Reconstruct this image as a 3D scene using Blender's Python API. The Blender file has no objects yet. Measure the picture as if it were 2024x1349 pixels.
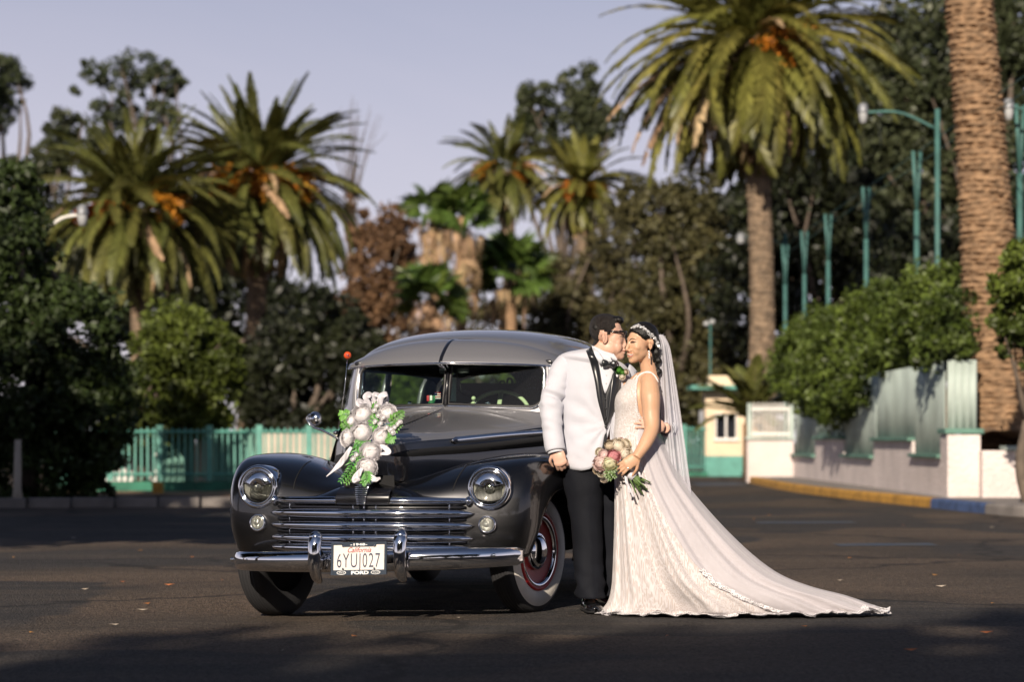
import bpy, bmesh, math, random
import numpy as np
from mathutils import Vector, Matrix
from mathutils.bvhtree import BVHTree

random.seed(7)
RNG = np.random.default_rng(7)
SC = bpy.context.scene
COL = SC.collection
R = math.radians

# ------------------------------------------------------------------ camera
F = 85 / 36 * 2024          # focal length in photo pixels
HC = 1.0                    # camera height
cam_d = bpy.data.cameras.new('camera')
cam = bpy.data.objects.new('camera', cam_d)
COL.objects.link(cam)
cam.location = (0, 0, HC)
cam.rotation_euler = (R(90), 0, 0)
cam_d.lens = 85
cam_d.sensor_width = 36
cam_d.shift_y = (870 - 674.5) / 2024
cam_d.clip_end = 3000
cam_d.dof.use_dof = True
cam_d.dof.focus_distance = 13.75
cam_d.dof.aperture_fstop = 2.2
cam_d.dof.aperture_blades = 9
SC.camera = cam

# ------------------------------------------------------------------ sky and sun
SUN_AZ, SUN_EL = R(14), R(25)       # to the left of straight behind the camera
w = bpy.data.worlds.new('World')
SC.world = w
w.use_nodes = True
nt = w.node_tree
nt.nodes.clear()
wo = nt.nodes.new('ShaderNodeOutputWorld')
bg = nt.nodes.new('ShaderNodeBackground')
sky = nt.nodes.new('ShaderNodeTexSky')
sky.sky_type = 'NISHITA'
sky.sun_disc = False
sky.sun_elevation = SUN_EL
sky.sun_rotation = math.pi + SUN_AZ
sky.dust_density = .5
sky.air_density = .55
sky.ozone_density = 2.0
# thin cloud veil mixed over the clear sky
tc = nt.nodes.new('ShaderNodeTexCoord')
mp = nt.nodes.new('ShaderNodeMapping')
mp.inputs['Scale'].default_value = (1.0, 1.0, 2.6)
no = nt.nodes.new('ShaderNodeTexNoise')
no.inputs['Scale'].default_value = 2.2
no.inputs['Detail'].default_value = 5
no.inputs['Roughness'].default_value = .55
no.inputs['Distortion'].default_value = .6
mr = nt.nodes.new('ShaderNodeMapRange')
mr.inputs[1].default_value = .35
mr.inputs[2].default_value = .68
mr.inputs[3].default_value = .80
mr.inputs[4].default_value = 1.0
sp = nt.nodes.new('ShaderNodeSeparateXYZ')
el = nt.nodes.new('ShaderNodeMapRange')       # haze thins out towards the zenith
el.interpolation_type = 'SMOOTHSTEP'
el.inputs[1].default_value = .02
el.inputs[2].default_value = .46
el.inputs[3].default_value = .92
el.inputs[4].default_value = .04
mu = nt.nodes.new('ShaderNodeMath')
mu.operation = 'MULTIPLY'
hz = nt.nodes.new('ShaderNodeMapRange')
hz.inputs[1].default_value = .03
hz.inputs[2].default_value = .20
hc = nt.nodes.new('ShaderNodeMix')
hc.data_type = 'RGBA'
hc.inputs[6].default_value = (12.2, 11.0, 11.8, 1)
hc.inputs[7].default_value = (9.3, 8.9, 10.6, 1)
mx = nt.nodes.new('ShaderNodeMix')
mx.data_type = 'RGBA'
nt.links.new(tc.outputs['Generated'], mp.inputs['Vector'])
nt.links.new(mp.outputs[0], no.inputs['Vector'])
nt.links.new(tc.outputs['Generated'], sp.inputs[0])
nt.links.new(sp.outputs['Z'], el.inputs[0])
nt.links.new(sp.outputs['Z'], hz.inputs[0])
nt.links.new(hz.outputs[0], hc.inputs[0])
nt.links.new(no.outputs['Fac'], mr.inputs[0])
nt.links.new(mr.outputs[0], mu.inputs[0])
nt.links.new(el.outputs[0], mu.inputs[1])
nt.links.new(mu.outputs[0], mx.inputs[0])
nt.links.new(sky.outputs[0], mx.inputs[6])
nt.links.new(hc.outputs[2], mx.inputs[7])
nt.links.new(mx.outputs[2], bg.inputs['Color'])
bg.inputs['Strength'].default_value = .052
nt.links.new(bg.outputs[0], wo.inputs[0])

sd = bpy.data.lights.new('sun', 'SUN')
sun = bpy.data.objects.new('sun', sd)
COL.objects.link(sun)
sd.energy = 5.0
sd.angle = R(.53)
sd.color = (1.0, .87, .72)
to_sun = Vector((-math.sin(SUN_AZ) * math.cos(SUN_EL), -math.cos(SUN_AZ) * math.cos(SUN_EL), math.sin(SUN_EL)))
sun.rotation_euler = to_sun.to_track_quat('Z', 'Y').to_euler()
sun.location = (-20, -30, 30)

SC.view_settings.view_transform = 'Standard'
SC.view_settings.look = 'None'
SC.view_settings.gamma = 1
SC.view_settings.exposure = .4
SC.view_settings.use_curve_mapping = False
SC.cycles.use_denoising = True
SC.cycles.max_bounces = 8
SC.cycles.transparent_max_bounces = 24
SC.cycles.sample_clamp_indirect = 6
SC.cycles.caustics_reflective = False
SC.cycles.caustics_refractive = False

# ------------------------------------------------------------------ helpers
def W(u, v, Y):
    """photo pixel and depth to a world point"""
    return np.array([(u - 1012) * Y / F, Y, HC + (870 - v) * Y / F])

def cr1(P, n, closed=False):
    """Catmull-Rom resampling along axis 0"""
    P = np.asarray(P, float)
    k = len(P)
    if closed:
        t = np.linspace(0, k, n, endpoint=False)
        i = np.floor(t).astype(int)
        f = t - i
        idx = [(i + d) % k for d in (-1, 0, 1, 2)]
        a, b, c, d = (P[j] for j in idx)
    else:
        Q = np.concatenate([[2 * P[0] - P[1]], P, [2 * P[-1] - P[-2]]])
        t = np.linspace(0, k - 1, n)
        i = np.minimum(np.floor(t).astype(int), k - 2)
        f = t - i
        a, b, c, d = Q[i], Q[i + 1], Q[i + 2], Q[i + 3]
    f = f.reshape((-1,) + (1,) * (P.ndim - 1))
    return .5 * (2 * b + (c - a) * f + (2 * a - 5 * b + 4 * c - d) * f ** 2 + (3 * b - a - 3 * c + d) * f ** 3)

def surf(ctrl, nu, nv):
    A = cr1(ctrl, nu)
    B = cr1(np.swapaxes(A, 0, 1), nv)
    return np.swapaxes(B, 0, 1)

def grid_faces(nu, nv, wrap_u=False, wrap_v=False, o=0):
    fs = []
    for i in range(nu if wrap_u else nu - 1):
        for j in range(nv if wrap_v else nv - 1):
            a, b = i * nv + j, i * nv + (j + 1) % nv
            c, d = ((i + 1) % nu) * nv + (j + 1) % nv, ((i + 1) % nu) * nv + j
            fs.append((o + a, o + b, o + c, o + d))
    return fs

class MB:
    """collects vertices and faces for one mesh"""
    def __init__(s):
        s.v, s.f, s.n = [], [], 0
    def add(s, v, f):
        v = np.asarray(v, float).reshape(-1, 3)
        s.f += [tuple(int(q) + s.n for q in x) for x in f]
        s.v.append(v)
        s.n += len(v)
        return s
    def grid(s, G, wu=False, wv=False):
        G = np.asarray(G)
        return s.add(G.reshape(-1, 3), grid_faces(G.shape[0], G.shape[1], wu, wv))
    def box(s, c, d, rz=0, bev=0):
        x, y, z = (q / 2 for q in d)
        if bev <= 0:
            P = np.array([[i * x, j * y, k * z] for i in (-1, 1) for j in (-1, 1) for k in (-1, 1)])
            fs = [(0, 1, 3, 2), (4, 6, 7, 5), (0, 4, 5, 1), (2, 3, 7, 6), (0, 2, 6, 4), (1, 5, 7, 3)]
        else:
            bm = bmesh.new()
            bmesh.ops.create_cube(bm, size=1)
            for q in bm.verts:
                q.co = Vector((q.co.x * d[0], q.co.y * d[1], q.co.z * d[2]))
            bmesh.ops.bevel(bm, geom=bm.edges[:], offset=bev, segments=2, profile=.5, affect='EDGES')
            bm.verts.index_update()
            P = np.array([q.co[:] for q in bm.verts])
            fs = [[q.index for q in f.verts] for f in bm.faces]
            bm.free()
        cz, sz = math.cos(rz), math.sin(rz)
        M = np.array([[cz, -sz, 0], [sz, cz, 0], [0, 0, 1]])
        return s.add(P @ M.T + np.array(c), fs)
    def ell(s, c, r, M=None, nu=14, nv=20):
        """ellipsoid; M columns are its axes"""
        th = np.linspace(0, math.pi, nu)[1:-1]
        ph = np.linspace(0, 2 * math.pi, nv, endpoint=False)
        P = np.array([[math.sin(a) * math.cos(b), math.sin(a) * math.sin(b), math.cos(a)] for a in th for b in ph])
        P = np.concatenate([P, [[0, 0, 1], [0, 0, -1]]]) * np.array(r)
        if M is not None:
            P = P @ np.asarray(M).T
        n = nu - 2
        fs = grid_faces(n, nv, False, True)
        fs = [f[::-1] for f in fs]
        t, b = n * nv, n * nv + 1
        fs += [(t, j, (j + 1) % nv) for j in range(nv)]
        fs += [(b, (n - 1) * nv + (j + 1) % nv, (n - 1) * nv + j) for j in range(nv)]
        return s.add(P + np.array(c), [f[::-1] for f in fs])
    def tube(s, path, rad, n=10, caps=True, flat=1.0, up=None, closed=False):
        """tube along a path; flat scales the radius along the second frame axis"""
        P = np.asarray(path, float)
        k = len(P)
        rad = np.broadcast_to(np.asarray(rad, float), (k,))
        if closed:
            T = np.roll(P, -1, 0) - np.roll(P, 1, 0)
        else:
            T = np.gradient(P, axis=0)
        T /= np.linalg.norm(T, axis=1)[:, None] + 1e-12
        u = np.array(up if up is not None else ([0, 0, 1] if abs(T[0][2]) < .9 else [0, 1, 0]), float)
        rings = []
        for i in range(k):
            u = u - T[i] * (u @ T[i])
            u /= np.linalg.norm(u) + 1e-12
            b = np.cross(T[i], u)
            a = np.linspace(0, 2 * math.pi, n, endpoint=False)
            rings.append(P[i] + rad[i] * (np.outer(np.cos(a), b) + flat * np.outer(np.sin(a), u)))
        G = np.array(rings)
        o = s.n
        s.grid(G, closed, True)
        if caps and not closed:
            s.f.append(tuple(o + q for q in range(n))[::-1])
            s.f.append(tuple(o + (k - 1) * n + q for q in range(n)))
        return s
    def lathe(s, prof, n=32, M=None, c=(0, 0, 0), wrap=False):
        """profile of (radius, height) turned about local z"""
        a = np.linspace(0, 2 * math.pi, n, endpoint=False)
        G = np.array([[[r * math.cos(q), r * math.sin(q), h] for q in a] for r, h in prof])
        if M is not None:
            G = G @ np.asarray(M).T
        return s.grid(G + np.array(c), wrap, True)
    def build(s, name, mat, parent=None, origin=(0, 0, 0), smooth=True, solid=0, sub=0, fixn=True):
        v = np.concatenate(s.v) - np.array(origin) if s.v else np.zeros((0, 3))
        me = bpy.data.meshes.new(name)
        me.from_pydata(v.tolist(), [], s.f)
        if fixn:
            bm = bmesh.new()
            bm.from_mesh(me)
            bmesh.ops.recalc_face_normals(bm, faces=bm.faces[:])
            bm.to_mesh(me)
            bm.free()
        o = link(name, me, mat, parent)
        if smooth:
            me.polygons.foreach_set('use_smooth', [True] * len(me.polygons))
        if solid:
            m = o.modifiers.new('solid', 'SOLIDIFY')
            m.thickness = solid
            m.offset = 0
        if sub:
            m = o.modifiers.new('sub', 'SUBSURF')
            m.levels = m.render_levels = sub
        return o

def link(name, me, mat, parent=None):
    o = bpy.data.objects.new(name, me)
    COL.objects.link(o)
    if mat is not None and not me.materials:
        me.materials.append(mat)
    if parent is not None:
        o.parent = parent
    return o

def quick_mesh(name, V, Q):
    """numpy arrays of vertices and same-sized polygons to a mesh, fast"""
    V = np.asarray(V, np.float32).reshape(-1, 3)
    Q = np.asarray(Q, np.int32)
    k = Q.shape[1]
    me = bpy.data.meshes.new(name)
    me.vertices.add(len(V))
    me.vertices.foreach_set('co', V.ravel())
    me.loops.add(Q.size)
    me.loops.foreach_set('vertex_index', Q.ravel())
    me.polygons.add(len(Q))
    me.polygons.foreach_set('loop_start', np.arange(0, Q.size, k, dtype=np.int32))
    me.polygons.foreach_set('loop_total', np.full(len(Q), k, np.int32))
    me.update(calc_edges=True)
    return me

def empty(name, loc, rz=0):
    o = bpy.data.objects.new(name, None)
    COL.objects.link(o)
    o.location = loc
    o.rotation_euler.z = rz
    o.empty_display_size = .2
    return o

def tag(o, label=None, cat=None, group=None, kind=None):
    if label: o['label'] = label
    if cat: o['category'] = cat
    if group: o['group'] = group
    if kind: o['kind'] = kind
    return o

def crease(o, ang=35):
    """flat shading across sharp edges"""
    o.data.set_sharp_from_angle(angle=R(ang))
    return o

def text_mb(txt, size, shear=0, bold=0, depth=.0006, spacing=1.0):
    """flat extruded lettering in local x (right) and y (up), centred on x"""
    cu = bpy.data.curves.new('lettering', 'FONT')
    cu.body = txt
    cu.size = size
    cu.shear = shear
    cu.offset = bold
    cu.extrude = depth
    cu.space_character = spacing
    cu.align_x = 'CENTER'
    cu.resolution_u = 4
    ob = bpy.data.objects.new('lettering', cu)
    COL.objects.link(ob)
    dg = bpy.context.evaluated_depsgraph_get()
    dg.update()
    me = bpy.data.meshes.new_from_object(ob.evaluated_get(dg))
    V = np.array([q.co[:] for q in me.vertices])
    Fs = [tuple(p.vertices) for p in me.polygons]
    bpy.data.objects.remove(ob)
    bpy.data.curves.remove(cu)
    bpy.data.meshes.remove(me)
    return V, Fs

# ------------------------------------------------------------------ materials
def pmat(name, col, rough=.6, metal=0, var=.12, scale=6, bump=0, bscale=60, coat=0, coatr=.03, spec=.5,
         sheen=0, sss=0, col2=None, island=0, trans=0, alpha=1, stretch=(1, 1, 1), detail=4, coord='Object', emit=None, tint=None):
    m = bpy.data.materials.new(name)
    m.use_nodes = True
    n, l = m.node_tree.nodes, m.node_tree.links
    b = n['Principled BSDF']
    b.inputs['Roughness'].default_value = rough
    b.inputs['Metallic'].default_value = metal
    b.inputs['Coat Weight'].default_value = coat
    b.inputs['Coat Roughness'].default_value = coatr
    b.inputs['Specular IOR Level'].default_value = spec
    b.inputs['Sheen Weight'].default_value = sheen
    if sss:
        b.inputs['Subsurface Weight'].default_value = sss
        b.inputs['Subsurface Radius'].default_value = (.012, .004, .002)
        b.inputs['Subsurface Scale'].default_value = 1
    tcn = n.new('ShaderNodeTexCoord')
    mpn = n.new('ShaderNodeMapping')
    mpn.inputs['Scale'].default_value = stretch
    l.new(tcn.outputs[coord], mpn.inputs['Vector'])
    nz = n.new('ShaderNodeTexNoise')
    nz.inputs['Scale'].default_value = scale
    nz.inputs['Detail'].default_value = detail
    l.new(mpn.outputs[0], nz.inputs['Vector'])
    ra = n.new('ShaderNodeMapRange')
    ra.inputs[1].default_value = .3
    ra.inputs[2].default_value = .7
    l.new(nz.outputs['Fac'], ra.inputs[0])
    mi = n.new('ShaderNodeMix')
    mi.data_type = 'RGBA'
    c = np.array(col[:3])
    c1 = np.clip(c * (1 - var), 0, 1)
    c2 = np.array(col2[:3]) if col2 is not None else np.clip(c * (1 + var), 0, 1)
    mi.inputs[6].default_value = (*c1, 1)
    mi.inputs[7].default_value = (*c2, 1)
    l.new(ra.outputs[0], mi.inputs[0])
    out = mi.outputs[2]
    if island:
        ge = n.new('ShaderNodeNewGeometry')
        hs = n.new('ShaderNodeHueSaturation')
        r2 = n.new('ShaderNodeMapRange')
        r2.inputs[3].default_value = 1 - island
        r2.inputs[4].default_value = 1 + island
        l.new(ge.outputs['Random Per Island'], r2.inputs[0])
        l.new(r2.outputs[0], hs.inputs['Value'])
        oi = n.new('ShaderNodeObjectInfo')
        r3 = n.new('ShaderNodeMapRange')
        r3.inputs[3].default_value = .485
        r3.inputs[4].default_value = .515
        l.new(oi.outputs['Random'], r3.inputs[0])
        l.new(r3.outputs[0], hs.inputs['Hue'])
        l.new(out, hs.inputs['Color'])
        out = hs.outputs[0]
    l.new(out, b.inputs['Base Color'])
    if bump:
        nb = n.new('ShaderNodeTexNoise')
        nb.inputs['Scale'].default_value = bscale
        nb.inputs['Detail'].default_value = 5
        l.new(mpn.outputs[0], nb.inputs['Vector'])
        bp = n.new('ShaderNodeBump')
        bp.inputs['Strength'].default_value = min(1, bump)
        bp.inputs['Distance'].default_value = .01 * max(1, bump)
        l.new(nb.outputs['Fac'], bp.inputs['Height'])
        l.new(bp.outputs[0], b.inputs['Normal'])
    if trans:
        tr = n.new('ShaderNodeBsdfTranslucent')
        l.new(out, tr.inputs['Color'])
        ms = n.new('ShaderNodeMixShader')
        ms.inputs[0].default_value = trans
        l.new(b.outputs[0], ms.inputs[1])
        l.new(tr.outputs[0], ms.inputs[2])
        l.new(ms.outputs[0], n['Material Output'].inputs[0])
    if alpha < 1:
        b.inputs['Alpha'].default_value = alpha
    return m

def glass_mat(name, tint, refl=.06):
    m = bpy.data.materials.new(name)
    m.use_nodes = True
    n, l = m.node_tree.nodes, m.node_tree.links
    n.remove(n['Principled BSDF'])
    t = n.new('ShaderNodeBsdfTransparent')
    t.inputs[0].default_value = (*tint, 1)
    g = n.new('ShaderNodeBsdfGlossy')
    g.inputs['Roughness'].default_value = .02
    fr = n.new('ShaderNodeFresnel')
    fr.inputs[0].default_value = 1.45
    ms = n.new('ShaderNodeMixShader')
    l.new(fr.outputs[0], ms.inputs[0])
    l.new(t.outputs[0], ms.inputs[1])
    l.new(g.outputs[0], ms.inputs[2])
    l.new(ms.outputs[0], n['Material Output'].inputs[0])
    return m

def leaf_mat(name, col, rough=.45, island=.35, trans=.25, spec=.4, col2=None, scale=.6):
    return pmat(name, col, rough, var=.3, scale=scale, island=island, trans=trans, spec=spec, col2=col2)

M = {}
M['chrome'] = pmat('chrome', (.80, .81, .84), .045, 1, var=.03, scale=20)
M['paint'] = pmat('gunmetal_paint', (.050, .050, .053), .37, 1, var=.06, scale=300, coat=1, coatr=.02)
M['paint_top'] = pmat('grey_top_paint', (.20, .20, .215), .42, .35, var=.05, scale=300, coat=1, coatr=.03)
M['black_paint'] = pmat('black_enamel', (.006, .006, .008), .3, 0, coat=1)
M['black'] = pmat('black_void', (.004, .004, .005), .8)
M['rubber'] = pmat('tyre_rubber', (.018, .018, .02), .75, bump=.2, bscale=120)
M['rubber_trim'] = pmat('rubber_trim', (.008, .008, .009), .5)
M['whitewall'] = pmat('whitewall_rubber', (.66, .62, .55), .55, var=.06, scale=12)
M['red_rim'] = pmat('red_rim_paint', (.50, .014, .012), .5, coat=.12, var=.08)
M['glass'] = glass_mat('window_glass', (.80, .92, .85))
M['lens'] = glass_mat('lamp_glass', (.93, .94, .9))
M['skin_m'] = None
# ================================================================== setting: ground
def gz(x, y):
    return (.020 * math.exp(-((x - .5) / .3) ** 2 - ((y - 13.95) / .45) ** 2)
            - .045 * math.exp(-((x + 1.45) / .55) ** 2 - ((y - 14.4) / .9) ** 2))

def asphalt():
    m = bpy.data.materials.new('asphalt')
    m.use_nodes = True
    n, l = m.node_tree.nodes, m.node_tree.links
    b = n['Principled BSDF']
    b.inputs['Roughness'].default_value = .82
    b.inputs['Specular IOR Level'].default_value = .3
    tcn = n.new('ShaderNodeTexCoord')
    def noise(s, d=4, dist=0, st=(1, 1, 1)):
        mp = n.new('ShaderNodeMapping')
        mp.inputs['Scale'].default_value = st
        l.new(tcn.outputs['Object'], mp.inputs[0])
        x = n.new('ShaderNodeTexNoise')
        x.inputs['Scale'].default_value = s
        x.inputs['Detail'].default_value = d
        x.inputs['Distortion'].default_value = dist
        l.new(mp.outputs[0], x.inputs['Vector'])
        return x.outputs['Fac']
    def ramp(x, a, c, lo=0., hi=1.):
        q = n.new('ShaderNodeMapRange')
        q.inputs[1].default_value, q.inputs[2].default_value = a, c
        q.inputs[3].default_value, q.inputs[4].default_value = lo, hi
        l.new(x, q.inputs[0])
        return q.outputs[0]
    def mix(f, A, B, typ='MIX'):
        q = n.new('ShaderNodeMix')
        q.data_type = 'RGBA'
        q.blend_type = typ
        for i, x in ((0, f), (6, A), (7, B)):
            if isinstance(x, tuple): q.inputs[i].default_value = (*x, 1)
            elif isinstance(x, float): q.inputs[i].default_value = x
            else: l.new(x, q.inputs[i])
        return q.outputs[2]
    base = mix(ramp(noise(.35, 5, .8), .38, .62), (.050, .040, .032), (.102, .074, .054))
    patch = mix(ramp(noise(.2, 3, .6), .50, .515), base, (.036, .033, .032))
    streak = mix(ramp(noise(1.2, 6, .3, (.15, 2.2, 1)), .45, .75, 0, .55), patch, (.105, .082, .062))
    vo = n.new('ShaderNodeTexVoronoi')
    vo.inputs['Scale'].default_value = 75
    l.new(tcn.outputs['Object'], vo.inputs['Vector'])
    sp = mix(ramp(vo.outputs['Color'], .1, .95, .45, 1.6), (0., 0., 0.), streak, 'MIX')
    mu = n.new('ShaderNodeMix')
    mu.data_type = 'RGBA'
    mu.blend_type = 'MULTIPLY'
    mu.inputs[0].default_value = 1
    l.new(streak, mu.inputs[6])
    rr = n.new('ShaderNodeMapRange')
    rr.inputs[3].default_value, rr.inputs[4].default_value = .2, 2.0
    l.new(vo.outputs['Color'], rr.inputs[0])
    l.new(rr.outputs[0], mu.inputs[7])
    grit = mix(ramp(noise(38, 2), .63, .70, 0, .6), mu.outputs[2], (.20, .165, .13))
    vc = n.new('ShaderNodeTexVoronoi')
    vc.feature = 'DISTANCE_TO_EDGE'
    vc.inputs['Scale'].default_value = .33
    wv = n.new('ShaderNodeTexNoise')
    wv.inputs['Scale'].default_value = 1.5
    wv.inputs['Detail'].default_value = 6
    l.new(tcn.outputs['Object'], wv.inputs['Vector'])
    wm = n.new('ShaderNodeMix')
    wm.data_type = 'VECTOR'
    wm.inputs[0].default_value = .45
    l.new(tcn.outputs['Object'], wm.inputs[4])
    l.new(wv.outputs['Color'], wm.inputs[5])
    l.new(wm.outputs[1], vc.inputs['Vector'])
    crk = mix(ramp(vc.outputs['Distance'], .004, .012, .75, 0), grit, (.016, .014, .014))
    stain = mix(ramp(noise(.6, 4, .4), .60, .72, 0, .55), crk, (.026, .024, .024))
    l.new(stain, b.inputs['Base Color'])
    bp = n.new('ShaderNodeBump')
    bp.inputs['Strength'].default_value = .9
    bp.inputs['Distance'].default_value = .02
    ad = n.new('ShaderNodeMath')
    l.new(vo.outputs['Distance'], ad.inputs[0])
    l.new(noise(9, 6), ad.inputs[1])
    l.new(ad.outputs[0], bp.inputs['Height'])
    l.new(bp.outputs[0], b.inputs['Normal'])
    return m

M['asphalt'] = asphalt()
M['blue_paint'] = pmat('worn_blue_paint', (.06, .11, .19), .8, var=.5, scale=3, col2=(.07, .065, .065))
M['kerb_yellow'] = pmat('yellow_kerb_paint', (.42, .22, .035), .75, var=.35, scale=4, bump=.4, bscale=25)
M['kerb_blue'] = pmat('blue_kerb_paint', (.05, .085, .19), .75, var=.35, scale=5, bump=.4, bscale=25)
M['concrete'] = pmat('concrete', (.20, .18, .165), .85, var=.25, scale=2.5, bump=.3, bscale=30)
M['dirt'] = pmat('dry_dirt', (.22, .135, .075), .95, var=.35, scale=2, bump=.8, bscale=12)
M['stucco'] = pmat('white_stucco', (.66, .58, .55), .9, var=.12, scale=1.2, bump=3.2, bscale=16)

xs = np.unique(np.concatenate([np.linspace(-600, -40, 8), np.linspace(-40, -4, 13), np.arange(-4, 4.01, .15), np.linspace(4.4, 40, 14), np.linspace(40, 600, 8)]))
ys = np.unique(np.concatenate([np.linspace(-200, 6, 10), np.arange(11, 17, .15), np.linspace(17, 80, 20), np.linspace(80, 900, 10)]))
G = np.array([[[x, y, gz(x, y)] for y in ys] for x in xs])
tag(MB().grid(G).build('ground', M['asphalt']), 'dark brown weathered asphalt of the parking lot', kind='structure')

def sheet(name, pts, z, mat, label=None, kind=None, cat=None):
    o = MB().add([[p[0], p[1], z] for p in pts], [tuple(range(len(pts)))]).build(name, mat, smooth=False)
    return tag(o, label, cat, kind=kind)
# ================================================================== foliage tools
def rand_rot(n):
    q = RNG.normal(size=(n, 4))
    q /= np.linalg.norm(q, axis=1)[:, None]
    a, b, c, d = q.T
    return np.stack([np.stack([1 - 2 * (c * c + d * d), 2 * (b * c - a * d), 2 * (b * d + a * c)], 1),
                     np.stack([2 * (b * c + a * d), 1 - 2 * (b * b + d * d), 2 * (c * d - a * b)], 1),
                     np.stack([2 * (b * d - a * c), 2 * (c * d + a * b), 1 - 2 * (b * b + c * c)], 1)], 1)

def leaf_cloud(centres, size, aspect=.5, flatten=0):
    """diamond leaves, bent along the midrib, at the given points"""
    n = len(centres)
    base = np.array([[-1, 0, 0], [0, aspect, .12], [1, 0, -.15], [0, -aspect, .12]]) * .5
    Rm = rand_rot(n)
    s = size * RNG.uniform(.6, 1.35, n)
    V = np.einsum('nij,kj->nki', Rm, base) * s[:, None, None]
    if flatten:
        V[:, :, 2] *= (1 - flatten)
    V += centres[:, None, :]
    Q = np.arange(n * 4).reshape(n, 4)
    return V.reshape(-1, 3), Q

def crown_points(blobs, n, clump=.28, shell=.55):
    """points in clumps spread through ellipsoids: rows of (x, y, z, rx, ry, rz)"""
    B = np.array(blobs, float)
    vol = B[:, 3] * B[:, 4] * B[:, 5]
    vol = vol ** .75
    nc = max(12, n // 60)
    pick = RNG.choice(len(B), nc, p=vol / vol.sum())
    d = RNG.normal(size=(nc, 3))
    d /= np.linalg.norm(d, axis=1)[:, None]
    r = shell + (1 - shell) * RNG.random(nc) ** .7
    C = B[pick, :3] + d * B[pick, 3:] * r[:, None]
    cs = clump * B[pick, 3:].mean(1) * RNG.uniform(.5, 1.4, nc)
    k = RNG.integers(0, nc, n)
    g = RNG.normal(size=(n, 3)) * np.array([1, 1, .75])
    g *= (np.minimum(1, 1.7 / np.linalg.norm(g, axis=1)))[:, None]
    return C[k] + g * cs[k][:, None] * .62, C

def limbs(mb, base, tips, r0, fork):
    """trunk from base to fork, limbs from fork to each tip"""
    base, fork = np.array(base, float), np.array(fork, float)
    mid = base * .5 + fork * .5 + np.array([RNG.normal() * r0, RNG.normal() * r0, 0])
    mb.tube(cr1([base, mid, fork], 9), np.linspace(r0 * 1.25, r0 * .75, 9), 9)
    for t in tips:
        t = np.array(t, float)
        m = fork * .5 + t * .5 + RNG.normal(size=3) * np.linalg.norm(t - fork) * .09
        mb.tube(cr1([fork, m, t], 8), np.linspace(r0 * .6, r0 * .1, 8), 6)

def tree(name, label, base, blobs, n, leaf, lm, bark, r0=.15, fork=None, clump=.28, shell=.55, cat='tree', group=None, aspect=.5, ntips=14, flatten=0):
    o = empty(name, base)
    tag(o, label, cat, group)
    b = np.array(base, float)
    P, C = crown_points(blobs, n, clump, shell)
    V, Q = leaf_cloud(P, leaf, aspect, flatten)
    me = quick_mesh('crown', V - b, Q)
    link('crown', me, lm, o)
    B = np.array(blobs, float)
    if fork is None:
        fork = (b[0] + .4 * (B[:, 0].mean() - b[0]), b[1], b[2] + .45 * (B[:, 2].mean() - b[2]))
    tips = C[RNG.choice(len(C), min(ntips, len(C)), replace=False)]
    mb = MB()
    limbs(mb, base, tips, r0, fork)
    mb.build('trunk', bark, o, origin=b, fixn=False)
    return o

M['bark'] = pmat('grey_brown_bark', (.11, .085, .065), .9, var=.35, scale=5, bump=1, bscale=14)
M['ficus'] = leaf_mat('ficus_leaf', (.020, .031, .009), .55, .4, .16, col2=(.05, .075, .017))  # shaded ficus copy, shade partly put into its dark colour
M['ficus_bright'] = leaf_mat('bright_ficus_leaf', (.036, .060, .010), .5, .45, .22, col2=(.13, .18, .030))  # lit ficus copy, sunlit leaf highlights put into the second colour
M['dark_leaf'] = leaf_mat('dark_leaf', (.012, .016, .008), .5, .5, .10, col2=(.024, .031, .012))  # colour kept extra dark to carry the shade on these trees
M['euc'] = leaf_mat('eucalyptus_leaf', (.045, .060, .026), .5, .4, .2, col2=(.075, .085, .04))
M['olive'] = leaf_mat('olive_cypress_leaf', (.055, .058, .022), .6, .4, .15, col2=(.10, .09, .035))
M['rust'] = leaf_mat('rusty_dry_leaf', (.13, .062, .035), .7, .4, .2, col2=(.21, .11, .06))
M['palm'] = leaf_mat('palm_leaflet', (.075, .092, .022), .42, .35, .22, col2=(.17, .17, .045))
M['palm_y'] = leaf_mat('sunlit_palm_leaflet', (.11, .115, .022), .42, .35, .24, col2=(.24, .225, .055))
M['palm_dead'] = leaf_mat('dead_palm_leaf', (.40, .26, .14), .7, .3, .25, col2=(.62, .44, .26))
M['fan'] = leaf_mat('fan_palm_leaf', (.055, .10, .018), .4, .3, .25, col2=(.13, .19, .04))
M['fruit'] = leaf_mat('orange_date_fruit', (.55, .16, .012), .5, .35, .2, col2=(.72, .28, .03))
M['fruit_y'] = leaf_mat('yellow_date_fruit', (.60, .28, .02), .5, .35, .2, col2=(.70, .38, .05))
M['palm_bark_far'] = pmat('grey_palm_bark', (.15, .11, .075), .9, var=.4, scale=5, col2=(.26, .185, .12), bump=1, bscale=20)
M['palm_bark'] = pmat('palm_bark', (.20, .125, .07), .9, var=.4, scale=7, col2=(.34, .21, .115), bump=1.2, bscale=20, stretch=(1, 1, 2.2))

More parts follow.
